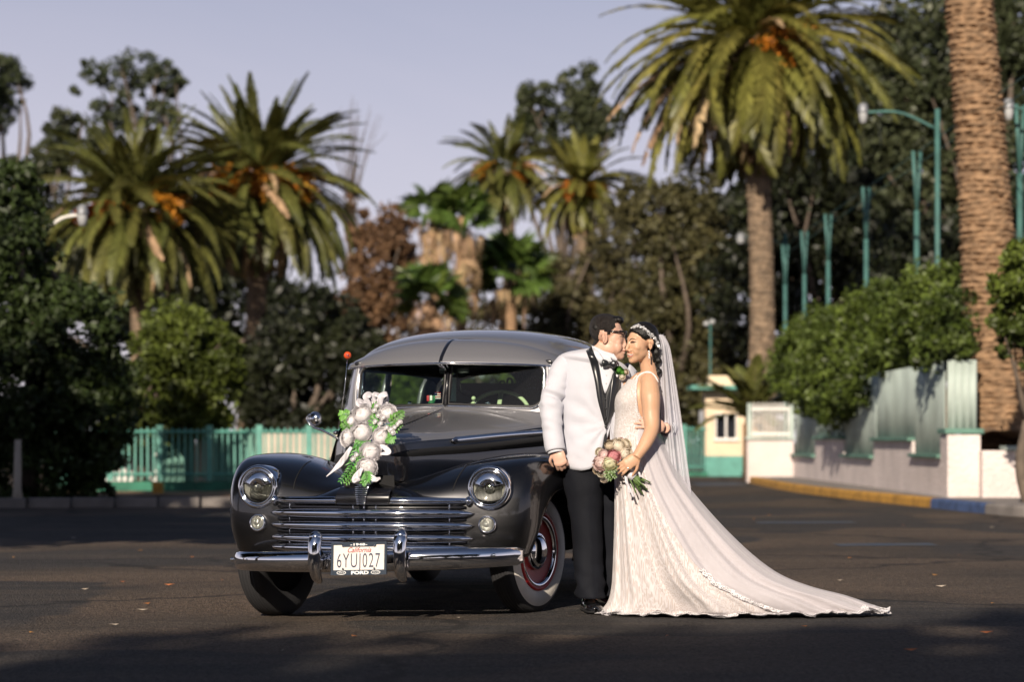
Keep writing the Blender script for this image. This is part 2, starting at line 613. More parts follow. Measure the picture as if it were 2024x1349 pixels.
# ------------------------------------------------------------------ palms
def frond_mesh(name, L, droop, n=60, leaf=.48, hang=.3, mat=None, start=.10, curl=1.4, seed=0, drop=0):
    rg = np.random.default_rng(seed)
    t = np.linspace(0, 1, n)
    ang = -droop * t ** curl
    step = L / (n - 1)
    x = np.concatenate([[0], np.cumsum(np.cos(ang[:-1]) * step)])
    z = np.concatenate([[0], np.cumsum(np.sin(ang[:-1]) * step)])
    y = .03 * L * np.sin(t * 2 + rg.uniform(0, 6)) * t
    P = np.stack([x, y, z], 1)
    V, Fq = [], []
    T = np.gradient(P, axis=0)
    T /= np.linalg.norm(T, axis=1)[:, None]
    Bn = np.cross(T, [0, 0, 1.0])
    Bn /= np.linalg.norm(Bn, axis=1)[:, None]
    Un = np.cross(Bn, T)
    for i in range(n):
        q = t[i]
        if q < start: continue
        for s in (-1, 1):
            if rg.random() < drop: continue
            ll = leaf * (math.sin(math.pi * min(1, (q - start) / (1 - start) * .86 + .14)) ** .55) * rg.uniform(.8, 1.15)
            fw = .55 + .45 * q
            d = T[i] * fw + s * Bn[i] * (1.0 - .35 * q) + Un[i] * (.22 * (1 - q) - .5 * hang * q) + rg.normal(size=3) * .07
            d /= np.linalg.norm(d)
            wv = np.cross(d, Un[i] + s * .5 * Bn[i])
            wv /= np.linalg.norm(wv)
            ww = .047 * rg.uniform(.8, 1.3)
            p = P[i]
            k = len(V)
            mdp = p + d * ll * .45 + np.array([0, 0, -.02 * hang])
            tip = p + d * ll + np.array([0, 0, -.12 * ll * (.35 + hang)])
            V += [p, mdp + wv * ww, tip, mdp - wv * ww]
            Fq.append((k, k + 1, k + 2, k + 3))
    m = MB()
    m.add(V, Fq)
    m.tube(P[::3], np.linspace(.035, .006, len(P[::3])), 4, caps=False)
    v = np.concatenate(m.v)
    me = bpy.data.meshes.new(name)
    me.from_pydata(v.tolist(), [], m.f)
    me.materials.append(mat)
    return me

def fruit_mesh(name, L, mat, seed):
    rg = np.random.default_rng(seed)
    V, Q = [], []
    for i in range(90):
        a, e = rg.uniform(0, 6.28), rg.uniform(-1.3, .6)
        d = np.array([math.cos(a) * math.cos(e), math.sin(a) * math.cos(e), math.sin(e) - .35])
        p0 = np.array([.25 * L, 0, 0])
        for q in np.linspace(.3, 1, 5):
            c = p0 + d * L * .5 * q
            for _ in range(2):
                r = rg.normal(size=(4, 3)) * .045
                k = len(V)
                V += [c + r[0], c + r[1], c + r[2], c + r[3]]
                Q.append((k, k + 1, k + 2, k + 3))
    me = quick_mesh(name, V, Q)
    me.materials.append(mat)
    return me

def palm_trunk_mb(P, rad, n=28, rows=80, depth=.035):
    """trunk with rows of overlapping leaf-base scars as real relief"""
    P = cr1(P, rows * 3)
    k = len(P)
    a = np.linspace(0, 2 * math.pi, n * 2, endpoint=False)
    rad = np.interp(np.linspace(0, 1, k), np.linspace(0, 1, len(rad)), rad)
    G = []
    nj = n / 2
    for i in range(k):
        row, ph = divmod(i, 3)
        if ph == 0: jit = RNG.normal() * .5; amp_ = RNG.uniform(.55, 1.25); wv_ = RNG.uniform(0, 6.28)
        off = (row % 2) * math.pi / nj + jit * .35
        lobe = np.abs(np.cos((a + off) * nj / 2))
        out = {0: -.6, 1: .55, 2: 1.0}[ph] * depth * amp_ * lobe * (1 + .45 * np.sin(a * 3 + wv_)) + RNG.normal(size=len(a)) * depth * .2
        r = rad[i] + out
        zz = P[i][2] - (.6 if ph == 2 else 0) * depth * lobe + .5 * depth * np.sin(a * 2 + wv_)
        G.append(np.stack([P[i][0] + r * np.cos(a), P[i][1] + r * np.sin(a), zz], 1))
    return MB().grid(np.array(G), False, True)

def palm(name, label, base, top, rad, L, nf, fm, dm, seed, emin=-75, emax=80, fruits=6, dead=.10, group=None, leaf=.48, trunk_rows=60, dead_below=-48, az_gap=None, size_px=1):
    rg = np.random.default_rng(seed)
    o = empty(name, base)
    tag(o, label, 'palm tree', group)
    b, tp = np.array(base, float), np.array(top, float)
    mid = b * .5 + tp * .5 + np.array([.15, 0, 0])
    palm_trunk_mb([b, mid, tp + np.array([0, 0, .1])], rad, 24, trunk_rows).build('trunk', M['palm_bark' if b[1] < 50 else 'palm_bark_far'], o, origin=b, fixn=False, smooth=False)
    kinds = [(frond_mesh('frond', L, R(dr), leaf=leaf, hang=hg, mat=fm, seed=seed * 10 + i, n=72), e) for i, (dr, hg, e) in enumerate(((28, .1, 75), (55, .25, 45), (75, .4, 20), (80, .55, -10), (60, .7, -40)))]
    deadk = [frond_mesh('dead_frond', L * .92, R(dr), leaf=leaf * .7, hang=.9, mat=dm, seed=seed * 10 + 7 + i, n=50, drop=.12) for i, dr in enumerate((45, 60))]
    for i in range(nf):
        u = (i + .5) / nf
        el = emax - (emax - emin) * u ** .78 + rg.normal() * 5
        az = i * 2.39996 + rg.normal() * .12
        isd = rg.random() < (dead if el > dead_below else min(1, dead * 5.5))
        if isd and el < 20:
            me = deadk[rg.integers(2)]
            nm = 'dead_frond'
        else:
            me = kinds[int(np.argmin([abs(el - k[1] - rg.normal() * 6) for k in kinds]))][0]
            nm = 'frond'
        f = link(nm, me, None, o)
        f.location = tp - b + np.array([math.cos(az) * rad[-1] * .6, math.sin(az) * rad[-1] * .6, .25 * math.sin(R(el)) + .2])
        sc_ = rg.uniform(.85, 1.1) * (1 if el < 55 else .85) * (1 if el > -35 else .80)
        f.scale = (sc_, sc_, sc_)
        f.rotation_euler = Matrix.Rotation(az, 3, 'Z').to_4x4().to_euler()
        f.rotation_euler = (Matrix.Rotation(az, 4, 'Z') @ Matrix.Rotation(-R(el), 4, 'Y') @ Matrix.Rotation(rg.normal() * .35, 4, 'X')).to_euler()
    if fruits:
        fk = [fruit_mesh('fruit_bunch', L * .36, M['fruit'], seed + 1), fruit_mesh('fruit_bunch', L * .32, M['fruit_y'], seed + 2)]
        for i in range(fruits):
            az = rg.uniform(-2.9, -.25)
            f = link('fruit_bunch', fk[0 if i % 4 else 1], None, o)
            el = rg.uniform(-.35, .25)
            rr = L * rg.uniform(.16, .27)
            f.location = tp - b + np.array([math.cos(az) * rr * 1.25, math.sin(az) * rr, rg.uniform(-.05, .30) * L * .4])
            f.rotation_euler = (0, -el, az)
    return o

def pz(v, Y): return HC + (870 - v) * Y / F
def px(u, Y): return (u - 1012) * Y / F

def ppalm(name, label, u0, u1, v1, Y, rad, L, nf, seed, **k):
    return palm(name, label, (px(u0, Y), Y, 0), (px(u1, Y), Y, pz(v1, Y)), rad, L, nf, k.pop('fm', M['palm']), M['palm_dead'], seed, **k)

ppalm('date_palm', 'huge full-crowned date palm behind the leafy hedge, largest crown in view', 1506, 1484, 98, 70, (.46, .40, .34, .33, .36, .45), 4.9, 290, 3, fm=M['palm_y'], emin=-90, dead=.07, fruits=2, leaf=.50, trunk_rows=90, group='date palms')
ppalm('date_palm', 'date palm with orange fruit rising left of the car roof, tall skirt of hanging fronds', 482, 512, 372, 92, (.42, .38, .36, .5), 4.7, 270, 11, emin=-88, dead=.14, fruits=13, leaf=.46, group='date palms')
ppalm('date_palm', 'leftmost date palm with one round orange fruit bunch above the bushes', 272, 272, 420, 86, (.4, .38, .36, .45), 4.2, 210, 12, emin=-85, dead=.06, fruits=6, leaf=.5, group='date palms')
ppalm('date_palm', 'distant date palm with arching fronds, left of the far pair', 1005, 1000, 340, 140, (.4, .38, .36, .5), 3.9, 100, 13, emin=-80, dead=.08, fruits=5, leaf=.5, group='date palms')
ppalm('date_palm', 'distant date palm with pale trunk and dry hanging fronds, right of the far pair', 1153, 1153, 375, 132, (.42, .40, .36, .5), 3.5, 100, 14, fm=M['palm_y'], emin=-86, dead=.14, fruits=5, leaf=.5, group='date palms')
# the near trunk, its crown above the picture
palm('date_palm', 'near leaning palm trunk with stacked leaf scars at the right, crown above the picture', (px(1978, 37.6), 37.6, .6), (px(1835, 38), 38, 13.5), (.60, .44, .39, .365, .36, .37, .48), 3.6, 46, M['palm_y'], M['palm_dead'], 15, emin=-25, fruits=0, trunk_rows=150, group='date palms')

# young trunkless palm by the wall
yp = empty('young_palm', (px(1488, 60), 60, 0))
tag(yp, 'young palm with upright feathery fronds beside the cream booth', 'palm tree')
MB().tube([(0, 0, 0), (0, 0, 1.4)], .25, 10).build('trunk', M['palm_bark'], yp)
ym = [frond_mesh('frond', 1.7, R(d), leaf=.34, hang=.2, mat=M['palm'], seed=90 + d, n=34) for d in (25, 60)]
for i in range(26):
    f = link('frond', ym[i % 2], None, yp)
    f.location = (0, 0, 1.55)
    el = 85 - 75 * (i / 26) ** .8
    f.rotation_euler = (Matrix.Rotation(i * 2.4, 4, 'Z') @ Matrix.Rotation(-R(el), 4, 'Y')).to_euler()

# fan palms
def fan_mesh(name, r, mat, droop, seed, n=26):
    rg = np.random.default_rng(seed)
    V, Q = [], []
    st = np.array([r * .75, 0, 0])
    for i in range(n):
        a = R(-120 + 240 * i / (n - 1))
        ll = r * rg.uniform(.85, 1.05) * (1 - .25 * abs(a) / R(120))
        d = np.array([math.cos(a), math.sin(a), 0])
        s = np.array([-math.sin(a), math.cos(a), 0]) * r * .085
        k = len(V)
        mz = -droop * .25 * ll
        m1 = st + d * ll * .6 + np.array([0, 0, mz + rg.normal() * .02])
        V += [st, m1 + s, st + d * ll + np.array([0, 0, mz * 3.4]) + rg.normal(size=3) * .03, m1 - s + np.array([0, 0, .03])]
        Q.append((k, k + 1, k + 2, k + 3))
    m = MB().add(V, Q)
    m.tube([(0, 0, 0), st], .02, 4, caps=False)
    me = bpy.data.meshes.new(name)
    me.from_pydata(np.concatenate(m.v).tolist(), [], m.f)
    me.materials.append(mat)
    return me

def hang_mesh(name, r, mat, seed):
    rg = np.random.default_rng(seed)
    V, Q = [], []
    e = np.array([r * .75, 0, -.25 * r])
    for i in range(16):
        a = rg.uniform(-1.2, 1.2)
        p1 = e + np.array([.22 * r * math.cos(a), .5 * r * math.sin(a), -.25 * r]) + rg.normal(size=3) * .05
        p2 = p1 + np.array([-.1 * r, .08 * r * math.sin(a), -r * rg.uniform(.5, .95)]) + rg.normal(size=3) * .06
        s = np.array([-math.sin(a), math.cos(a), 0]) * r * .04
        k = len(V)
        V += [e, p1 + s, p2, p1 - s]
        Q.append((k, k + 1, k + 2, k + 3))
    m = MB().add(V, Q)
    m.tube([(0, 0, 0), e], .02, 4, caps=False)
    me = bpy.data.meshes.new(name)
    me.from_pydata(np.concatenate(m.v).tolist(), [], m.f)
    me.materials.append(mat)
    return me

def fan_palm(label, u, vtop, Y, r, nlive, ndead, seed, skirt):
    rg = np.random.default_rng(seed)
    b = np.array([px(u, Y), Y, 0.])
    zt = pz(vtop, Y)
    o = empty('fan_palm', b)
    tag(o, label, 'palm tree', 'shaggy fan palms')
    MB().tube([(0, 0, 0), (0, 0, zt)], .24, 12).build('trunk', M['palm_bark'], o)
    live = [fan_mesh('fan_leaf', r, M['fan'], .4, seed + i) for i in range(2)]
    dd = [hang_mesh('dead_fan_leaf', r, M['palm_dead'], seed + 5 + i) for i in range(3)]
    for i in range(nlive):
        f = link('fan_leaf', live[i % 2], None, o)
        f.location = (0, 0, zt)
        el = 75 - 95 * (i / nlive)
        f.rotation_euler = (Matrix.Rotation(i * 2.4, 4, 'Z') @ Matrix.Rotation(-R(el), 4, 'Y') @ Matrix.Rotation(rg.normal() * .5, 4, 'X')).to_euler()
    for i in range(ndead):
        f = link('dead_fan_leaf', dd[i % 3], None, o)
        f.location = (0, 0, zt - .1 - skirt * (i / ndead) ** 1.2)
        f.rotation_euler = (rg.normal() * .35, rg.normal() * .35, i * 2.4)
        f.scale = (rg.uniform(.2, .85),) * 2 + (rg.uniform(.45, 1.4),)
fan_palm('tall shaggy fan palm with a thick tan skirt of dead leaves', 912, 430, 108, 1.15, 16, 60, 31, 3.4)
fan_palm('short fan palm with tan dead leaves hanging just above the car roof', 850, 592, 104, 1.2, 14, 60, 33, 1.6)
fan_palm('fan palm tucked behind, bright leaves left of the tan skirt', 858, 425, 116, 1.15, 9, 55, 35, 2.2)
fan_palm('low green fan palm in the gap right of the tan skirts', 1010, 545, 112, 1.5, 20, 10, 37, .8)

# ------------------------------------------------------------------ broadleaf trees
def ptree(name, label, u, Y, blobs, n, leaf, lm, **k):
    B = [(px(a, Y), Y + dy, pz(v, Y), ru * Y / F, rd, rv * Y / F) for a, v, ru, rv, dy, rd in blobs]
    return tree(name, label, (px(u, Y), Y, 0), B, n, leaf, lm, M['bark'], **k)

# left, near
ptree('ficus_tree', 'big dark ficus filling the left edge, crown down to the ground', 60, 38, [(20, 540, 80, 160, 0, 1.2), (130, 665, 105, 115, 0, 1.2), (40, 780, 130, 140, -.3, 1.2), (180, 800, 90, 110, 0, 1.0), (60, 930, 90, 70, -.4, .8), (190, 930, 60, 60, 0, .7), (0, 380, 60, 80, .5, 1.0)], 42000, .13, M['ficus'], r0=.16, clump=.22)
ptree('ficus_tree', 'rounded green ficus with slim trunk in front of the teal fence', 275, 47, [(350, 690, 85, 90, 0, 1.2), (300, 780, 80, 80, 0, 1.1), (410, 760, 65, 85, 0, 1.0), (370, 830, 85, 40, 0, 1.0), (250, 860, 60, 40, 0, .7), (440, 700, 40, 60, 0, .7)], 26000, .14, M['ficus_bright'], r0=.12, fork=(px(285, 47), 47, 1.0), clump=.22)
# right, over the wall
HB_ = []
for u_, v_, ru, rv, X_ in ((1560, 735, 40, 55, 6.6), (1590, 700, 50, 70, 6.8), (1630, 740, 55, 75, 6.6), (1670, 700, 60, 80, 6.8), (1690, 755, 50, 55, 6.4), (1720, 660, 60, 70, 7.0), (1760, 685, 50, 55, 6.7), (1790, 640, 60, 70, 7.0), (1825, 635, 50, 45, 6.8), (1850, 600, 60, 75, 7.0), (1880, 620, 45, 48, 6.9), (1740, 600, 55, 45, 7.3), (1640, 640, 55, 45, 7.2), (1650, 800, 50, 40, 6.3), (1605, 775, 45, 45, 6.5), (1860, 690, 30, 30, 6.6)):
    Y_ = X_ * F / (u_ - 1012)
    HB_.append((X_, Y_, pz(v_, Y_), max(.45, ru * Y_ / F), 1.4, rv * Y_ / F))
tree('ficus_hedge', 'lush bright green hedge spilling over the corrugated fence', (7.1, 46, 0), HB_, 52000, .12, M['ficus_bright'], M['bark'], r0=.12, clump=.24, cat='hedge', ntips=0, fork=(7.15, 46, 1.6))
ptree('ficus_hedge', 'leafy green branch mass at the right edge beside the near palm trunk', 2040, 33, [(2000, 560, 55, 60, -.3, .6), (2040, 620, 70, 90, 0, .9), (1985, 640, 35, 50, -.3, .5), (2010, 700, 40, 40, -.2, .5), (2040, 520, 60, 50, 0, .7)], 9000, .10, M['ficus_bright'], r0=.08, clump=.25, cat='hedge', ntips=4)
# dark masses behind
BK = [
 ('dark_tree', 'tall dark eucalyptus at the top right corner', 1950, 84, [(1900, 120, 130, 160, 0, 2.5), (1980, 330, 110, 150, 0, 2.5), (1840, 330, 110, 140, 1, 2.5), (2010, 60, 110, 120, 0, 2), (1760, 200, 80, 110, 1, 2)], 26000, .30, 'euc'),
 ('dark_tree', 'dense dark tree behind the largest palm trunk', 1620, 90, [(1560, 420, 120, 130, 0, 3), (1700, 470, 130, 140, 0, 3), (1640, 620, 150, 120, 0, 3), (1480, 560, 80, 140, 1, 3), (1800, 560, 110, 110, 1, 3)], 24000, .34, 'dark_leaf'),
 ('dark_tree', 'tall black-green tree behind the crown of the largest palm', 1680, 104, [(1640, 320, 120, 120, 0, 3), (1740, 230, 110, 130, 0, 3), (1830, 120, 120, 130, 0, 3), (1560, 430, 120, 110, 0, 3), (1450, 480, 90, 110, 0, 3), (1900, 250, 120, 150, 0, 3), (1700, 420, 130, 120, 0, 3)], 26000, .42, 'dark_leaf'),
 ('dark_tree', 'dark tree behind the hedge under the lamp posts', 1860, 76, [(1830, 560, 120, 130, 0, 2.5), (1950, 600, 110, 150, 0, 2.5), (1990, 470, 80, 120, 0, 2)], 15000, .28, 'dark_leaf'),
 ('cypress_tree', 'brown-green feathery cypress left of the largest palm trunk', 1340, 96, [(1330, 480, 75, 110, 0, 2), (1300, 620, 95, 120, 0, 2), (1390, 600, 80, 150, .5, 2), (1330, 760, 110, 110, 0, 2), (1430, 760, 60, 110, .5, 2), (1290, 420, 50, 60, 0, 1.5), (1265, 400, 45, 60, 0, 1.5), (1390, 400, 60, 80, 0, 2)], 34000, .26, 'olive'),
 ('cypress_tree', 'soft olive shrub mass behind the kissing couple', 1150, 120, [(1120, 640, 110, 70, 0, 2), (1230, 660, 90, 110, 0, 2), (1040, 700, 90, 60, 0, 2), (1180, 740, 130, 60, 0, 2), (1215, 490, 50, 110, 0, 2), (1090, 570, 90, 80, 0, 2), (960, 640, 70, 60, 0, 2)], 26000, .30, 'olive'),
 ('dark_tree', 'dark hedge mass behind the car between fence and palms', 590, 72, [(560, 720, 90, 90, 0, 1.5), (650, 760, 90, 90, 0, 1.5), (700, 690, 60, 70, 0, 1.2), (510, 780, 60, 80, 0, 1.2), (600, 830, 130, 40, 0, 1.2)], 16000, .26, 'dark_leaf'),
 ('green_shrub', 'green shrubs seen through and beside the car cabin', 950, 88, [(960, 740, 110, 55, 0, 1.5), (1060, 770, 90, 50, 0, 1.5), (820, 740, 90, 60, 0, 1.5), (880, 790, 120, 40, 0, 1.5)], 15000, .24, 'ficus_bright'),
 ('rusty_tree', 'rust-brown dried tree between the palms left of centre', 750, 130, [(750, 520, 65, 110, 0, 2), (710, 430, 30, 70, 0, 1), (790, 460, 35, 70, 0, 1), (740, 620, 95, 60, 0, 2), (690, 610, 50, 50, 0, 2)], 11000, .36, 'rust'),
 ('eucalyptus_tree', 'airy dark eucalyptus above the leftmost palm', 255, 150, [(180, 165, 45, 45, 0, 2), (260, 140, 60, 42, 0, 2), (330, 160, 40, 45, 0, 2), (240, 215, 70, 38, 0, 2), (310, 225, 45, 40, 0, 2)], 7000, .30, 'euc'),
 ('eucalyptus_tree', 'small dark tree left of the leftmost palm top', 110, 140, [(120, 250, 35, 35, 0, 2), (105, 310, 40, 50, 0, 2), (170, 290, 35, 50, 0, 2), (60, 350, 60, 60, 0, 2), (210, 330, 50, 60, 0, 2)], 8000, .32, 'euc'),
 ('eucalyptus_tree', 'sparse tree crown cut by the left edge of the sky', -30, 120, [(0, 150, 48, 55, 0, 2), (-30, 220, 60, 50, 0, 2), (20, 190, 35, 25, 0, 1)], 6000, .27, 'euc'),
 ('eucalyptus_tree', 'brown-green tree top against the sky above the far palm pair', 1110, 170, [(1060, 200, 45, 45, 0, 2), (1150, 180, 50, 55, 0, 2), (1110, 260, 90, 60, 0, 2), (1190, 240, 45, 60, 0, 2), (1040, 240, 30, 35, 0, 2)], 10000, .42, 'euc'),
 ('dark_tree', 'dark tree mass behind the two left palms', 350, 112, [(330, 560, 150, 120, 0, 3), (200, 560, 120, 110, 0, 3), (460, 600, 110, 110, 0, 3), (80, 520, 110, 130, 0, 3), (600, 640, 110, 80, 0, 3)], 18000, .40, 'dark_leaf'),
 ('dark_tree', 'distant dark tree row closing the view behind the booth', 1250, 150, [(1250, 780, 170, 110, 0, 3), (1050, 800, 170, 80, 0, 3), (1450, 780, 170, 120, 0, 3), (850, 810, 150, 70, 0, 3)], 14000, .5, 'dark_leaf'),
]
for nm, lb, u, Y, bl, n, lf, mk in BK:
    ptree(nm, lb, u, Y, bl, n, lf, M[mk], r0=.3, group='trees of the park behind the fence', clump=.26 if mk != 'euc' else .24, shell=.45)
# bare twiggy tree
bt = empty('bare_tree', (px(690, 160), 160, 0))
tag(bt, 'thin leafless tree with bare twigs against the sky', 'tree')
mb = MB()
for i in range(26):
    a = RNG.normal() * .35
    z0 = pz(RNG.uniform(330, 420), 160); z1 = pz(RNG.uniform(190, 300), 160)
    x1 = RNG.normal() * .9
    mb.tube(cr1([(RNG.normal() * .1, 0, z0 * .6), (x1 * .3, 0, z0), (x1 + a, RNG.normal() * .5, z1)], 8), np.linspace(.05, .012, 8), 4)
mb.tube([(0, 0, 0), (.1, 0, pz(420, 160) * .8)], .2, 8)
mb.build('branches', M['bark'], bt, fixn=False)

# ---- trees behind and beside the camera that shade the foreground and the left
for i, (x, y, h) in enumerate(((-26, -15, 13.9), (-19, -16, 13.6), (-12.5, -15, 13.3), (-6, -16, 13.9), (0, -15, 13.7), (6, -16, 14.0), (12, -15, 13.8))):
    tree('shade_tree', 'tall ficus behind the camera, number %d of the row from the left' % (i + 1) if False else 'tall ficus behind the viewer, %s of the shading row' % ('first', 'second', 'third', 'fourth', 'fifth', 'sixth', 'seventh')[i], (x, y, 0),
         [(x, y, h * .5, 4.4, 3, h * .42), (x + 2.4, y + .5, h - 2.3, 2.9, 2.6, 2.2), (x - 2.4, y, h - 2.4, 2.9, 2.6, 2.2), (x, y, h - 2.1, 3.2, 2.6, 2.0)], 9000, .62, M['dark_leaf'], M['bark'], r0=.4, group='shade trees behind the viewer', shell=.3)

# trees off the left edge that keep the big ficus and the lot behind the car in shade
tree('shade_tree', 'tall broad ficus outside the left edge shading the big ficus', (-13, 20, 0), [(-13, 20, 6.5, 4.6, 3.8, 4.2), (-11, 18, 6.4, 3.4, 3, 3.4), (-14.5, 23, 6.5, 3.8, 3, 4.0)], 16000, .5, M['dark_leaf'], M['bark'], r0=.35, shell=.3)
tree('shade_tree', 'smaller ficus outside the left edge shading the lot beside the car', (-8.8, 13.5, 0), [(-8.8, 13.5, 6.6, 3.6, 2.2, 1.8), (-6.3, 13.3, 6.6, 2.6, 2.0, 1.5), (-11.5, 14, 6.5, 3, 2.2, 1.9)], 12000, .45, M['dark_leaf'], M['bark'], r0=.25, shell=.25)
# ================================================================== walls, fences, booth, poles
M['teal'] = pmat('teal_paint', (.085, .27, .22), .55, var=.18, scale=4)
M['teal_dark'] = pmat('teal_pole_paint', (.045, .125, .112), .65, var=.3, scale=3)
M['mint'] = pmat('mint_corrugated_paint', (.39, .46, .42), .65, var=.2, scale=1.5)
M['mint_dark'] = pmat('dull_green_coping', (.10, .21, .165), .7, var=.25, scale=3)
M['cream'] = pmat('cream_render', (.70, .55, .38), .8, var=.08, scale=2)
M['white_paint'] = pmat('white_paint', (.72, .70, .66), .6, var=.1, scale=6)
M['board'] = pmat('weathered_board', (.50, .44, .36), .8, var=.3, scale=1.3)
M['board_green'] = pmat('green_board', (.12, .26, .21), .8, var=.3, scale=1.5)
M['dark_glass'] = pmat('dark_window_glass', (.012, .014, .02), .08, spec=.8)
M['grey_metal'] = pmat('grey_metal', (.22, .23, .25), .5, .3, var=.2)
M['lamp_white'] = pmat('lamp_globe', (.38, .39, .40), .4)
M['green_base'] = pmat('green_painted_base', (.02, .13, .08), .75, var=.4, scale=2, bump=.5, bscale=20)

# ---- sidewalk and kerb on the right
XW = 6.52
kerb = [(5.55, 57), (5.50, 55), (5.40, 50), (5.42, 46), (5.60, 42), (5.9, 38.5), (6.15, 35.5), (6.35, 33.2), (6.60, 31.5), (7.3, 30.6), (9.5, 30.2), (14, 30)]
K = cr1(np.array(kerb), 140)
H0 = .14
side = MB()
side.grid(np.stack([np.stack([K[:, 0] + .14, K[:, 1], np.full(140, H0)], 1), np.stack([np.full(140, 16.), np.maximum(K[:, 1], 30) + .2, np.full(140, H0 + .02)], 1)]))
tag(side.build('sidewalk', M['concrete'], fixn=True), 'grey concrete sidewalk along the right wall', kind='structure')
ks = empty('kerb', (0, 0, 0))
tag(ks, 'painted kerb along the right sidewalk', kind='structure')
i0 = 0
while i0 < 138:
    y = K[i0][1]
    i1 = min(139, i0 + 4)
    m_ = 'kerb_yellow' if y > 36 else ('kerb_blue' if y > 32.8 else 'concrete')
    seg = K[i0:i1 + 1]
    t_ = np.gradient(seg, axis=0); t_ /= np.linalg.norm(t_, axis=1)[:, None]
    nn = np.stack([-t_[:, 1], t_[:, 0]], 1)
    prof_ = [(-.02, -.02), (-.012, H0 - .03), (.01, H0 + .004), (.15, H0 + .006)]
    g = np.array([[(p[0] + n_[0] * a, p[1] + n_[1] * a, b) for a, b in prof_] for p, n_ in zip(seg * .998 + seg.mean(0) * .002, nn)])
    MB().grid(g).build('kerb_stone', M[m_], ks, smooth=False)
    i0 = i1
# faded blue bay lines
bl = empty('parking_lines', (0, 0, 0)); tag(bl, 'faded blue parking lines on the asphalt', kind='structure')
for u0, u1, v in ((1495, 1690, 1034), (1650, 1850, 1078), (1370, 1470, 958)):
    Y = F / (v - 870)
    h = .35 if v > 1000 else 2.0
    MB().add([(px(u0, Y), Y - h, .004), (px(u1, Y), Y - h * .6, .004), (px(u1, Y), Y + h, .004), (px(u0, Y), Y + h * .6, .004)], [(0, 1, 2, 3)]).build('blue_line', M['blue_paint'], bl, smooth=False)

# ---- right stucco wall with corrugated fence
def corrugated(mb, p0, p1, z0, z1, pitch=.11, amp=.016):
    p0, p1 = np.array(p0, float), np.array(p1, float)
    L = np.linalg.norm(p1 - p0)
    d = (p1 - p0) / L
    nn = np.array([-d[1], d[0]])
    n = max(8, int(L / pitch * 4))
    t = np.linspace(0, L, n)
    o = amp * np.sin(t / pitch * 2 * math.pi)
    q = p0 + t[:, None] * d + o[:, None] * nn
    zz = lambda z: np.full(n, z)
    mb.grid([np.column_stack([q, zz(z0)]), np.column_stack([q, zz(z1)])])
wall = empty('stucco_wall', (XW, 46, 0))
tag(wall, 'white stucco wall with stepped top and mint corrugated metal fence', 'wall')
WO = (XW, 46, 0)
segs = [(56, 52, .56), (52, 47.6, .95), (47.6, 43.6, .60), (43.6, 39.4, .92), (39.4, 36.7, .66)]
for y0, y1, h in segs:
    MB().box((XW + .15, (y0 + y1) / 2, h / 2 + .06), (.3, y0 - y1 - .004, h + .12 - .12)).build('wall_section', M['stucco'], wall, WO, smooth=False)
    MB().box((XW + .13, (y0 + y1) / 2, h + .09), (.42, y0 - y1 - .01, .06), bev=.01).build('coping', M['mint_dark'], wall, WO, smooth=False)
    m = MB()
    corrugated(m, (XW + .06, y1 + .02), (XW + .06, y0 - .02), h + .12, 2.2)
    m.build('corrugated_sheet', M['mint'], wall, WO, solid=.003)
MB().box((XW + .23, 36.4, .54), (.50, .62, 1.08), bev=.02).build('pillar', M['stucco'], wall, WO, smooth=False)
MB().box((XW + .23, 36.4, 1.13), (.58, .70, .08), bev=.01).build('coping', M['mint_dark'], wall, WO, smooth=False)
m = MB(); corrugated(m, (XW + .02, 36.3), (XW + .46, 36.3), 1.17, 2.2); m.build('corrugated_sheet', M['mint'], wall, WO, solid=.003)
MB().box((XW + .535, 36.2, .40), (.09, .3, .8), bev=.01).build('drain_pipe', M['cream'], wall, WO)
# end face towards the camera with railing
EY = 56.1
rail = empty('railing_wall', (6.0, EY, 0)); tag(rail, 'low white wall topped by a white bar railing beside the booth', 'wall')
RO = (6.0, EY, 0)
MB().box((6.0, EY + .15, .5), (1.08, .3, 1.0), bev=.01).build('wall_section', M['stucco'], rail, RO, smooth=False)
MB().box((6.0, EY + .13, 1.03), (1.16, .40, .05), bev=.01).build('coping', M['mint'], rail, RO, smooth=False)
for x in (5.52, 6.5):
    MB().box((x, EY + .12, 1.45), (.10, .10, .80)).build('post', M['mint'], rail, RO, smooth=False)
for i in range(9):
    MB().box((5.63 + .098 * i, EY + .12, 1.45), (.035, .03, .82)).build('picket', M['white_paint'], rail, RO, smooth=False)
for z in (1.14, 1.72):
    MB().box((6.01, EY + .125, z), (.88, .05, .06)).build('rail', M['white_paint'], rail, RO, smooth=False)
# planter wall at the right
plw = empty('planter_wall', (8.5, 36, 0)); tag(plw, 'rough white planter wall at the right edge under the near palm', 'wall')
PO = (8.5, 36, 0)
MB().box((8.9, 36.0, .42), (3.86, .35, .84), bev=.01).build('wall_section', M['stucco'], plw, PO, smooth=False)
MB().box((9.05, 35.98, .875), (3.5, .45, .07), bev=.01).build('coping', M['mint'], plw, PO, smooth=False)
so = MB()
sx, sy = np.meshgrid(np.linspace(7.0, 12, 24), np.linspace(34.4, 37, 12), indexing='ij')
so.grid(np.stack([sx, sy + 1.9, .80 + .35 * np.exp(-((sx - 7.1) / 1.0) ** 2 - ((sy - 34.6) / 1.6) ** 2) + RNG.normal(size=sx.shape) * .05], 2))
tag(so.build('planter_soil', M['dirt']), 'brown soil heaped in the planter', kind='structure')

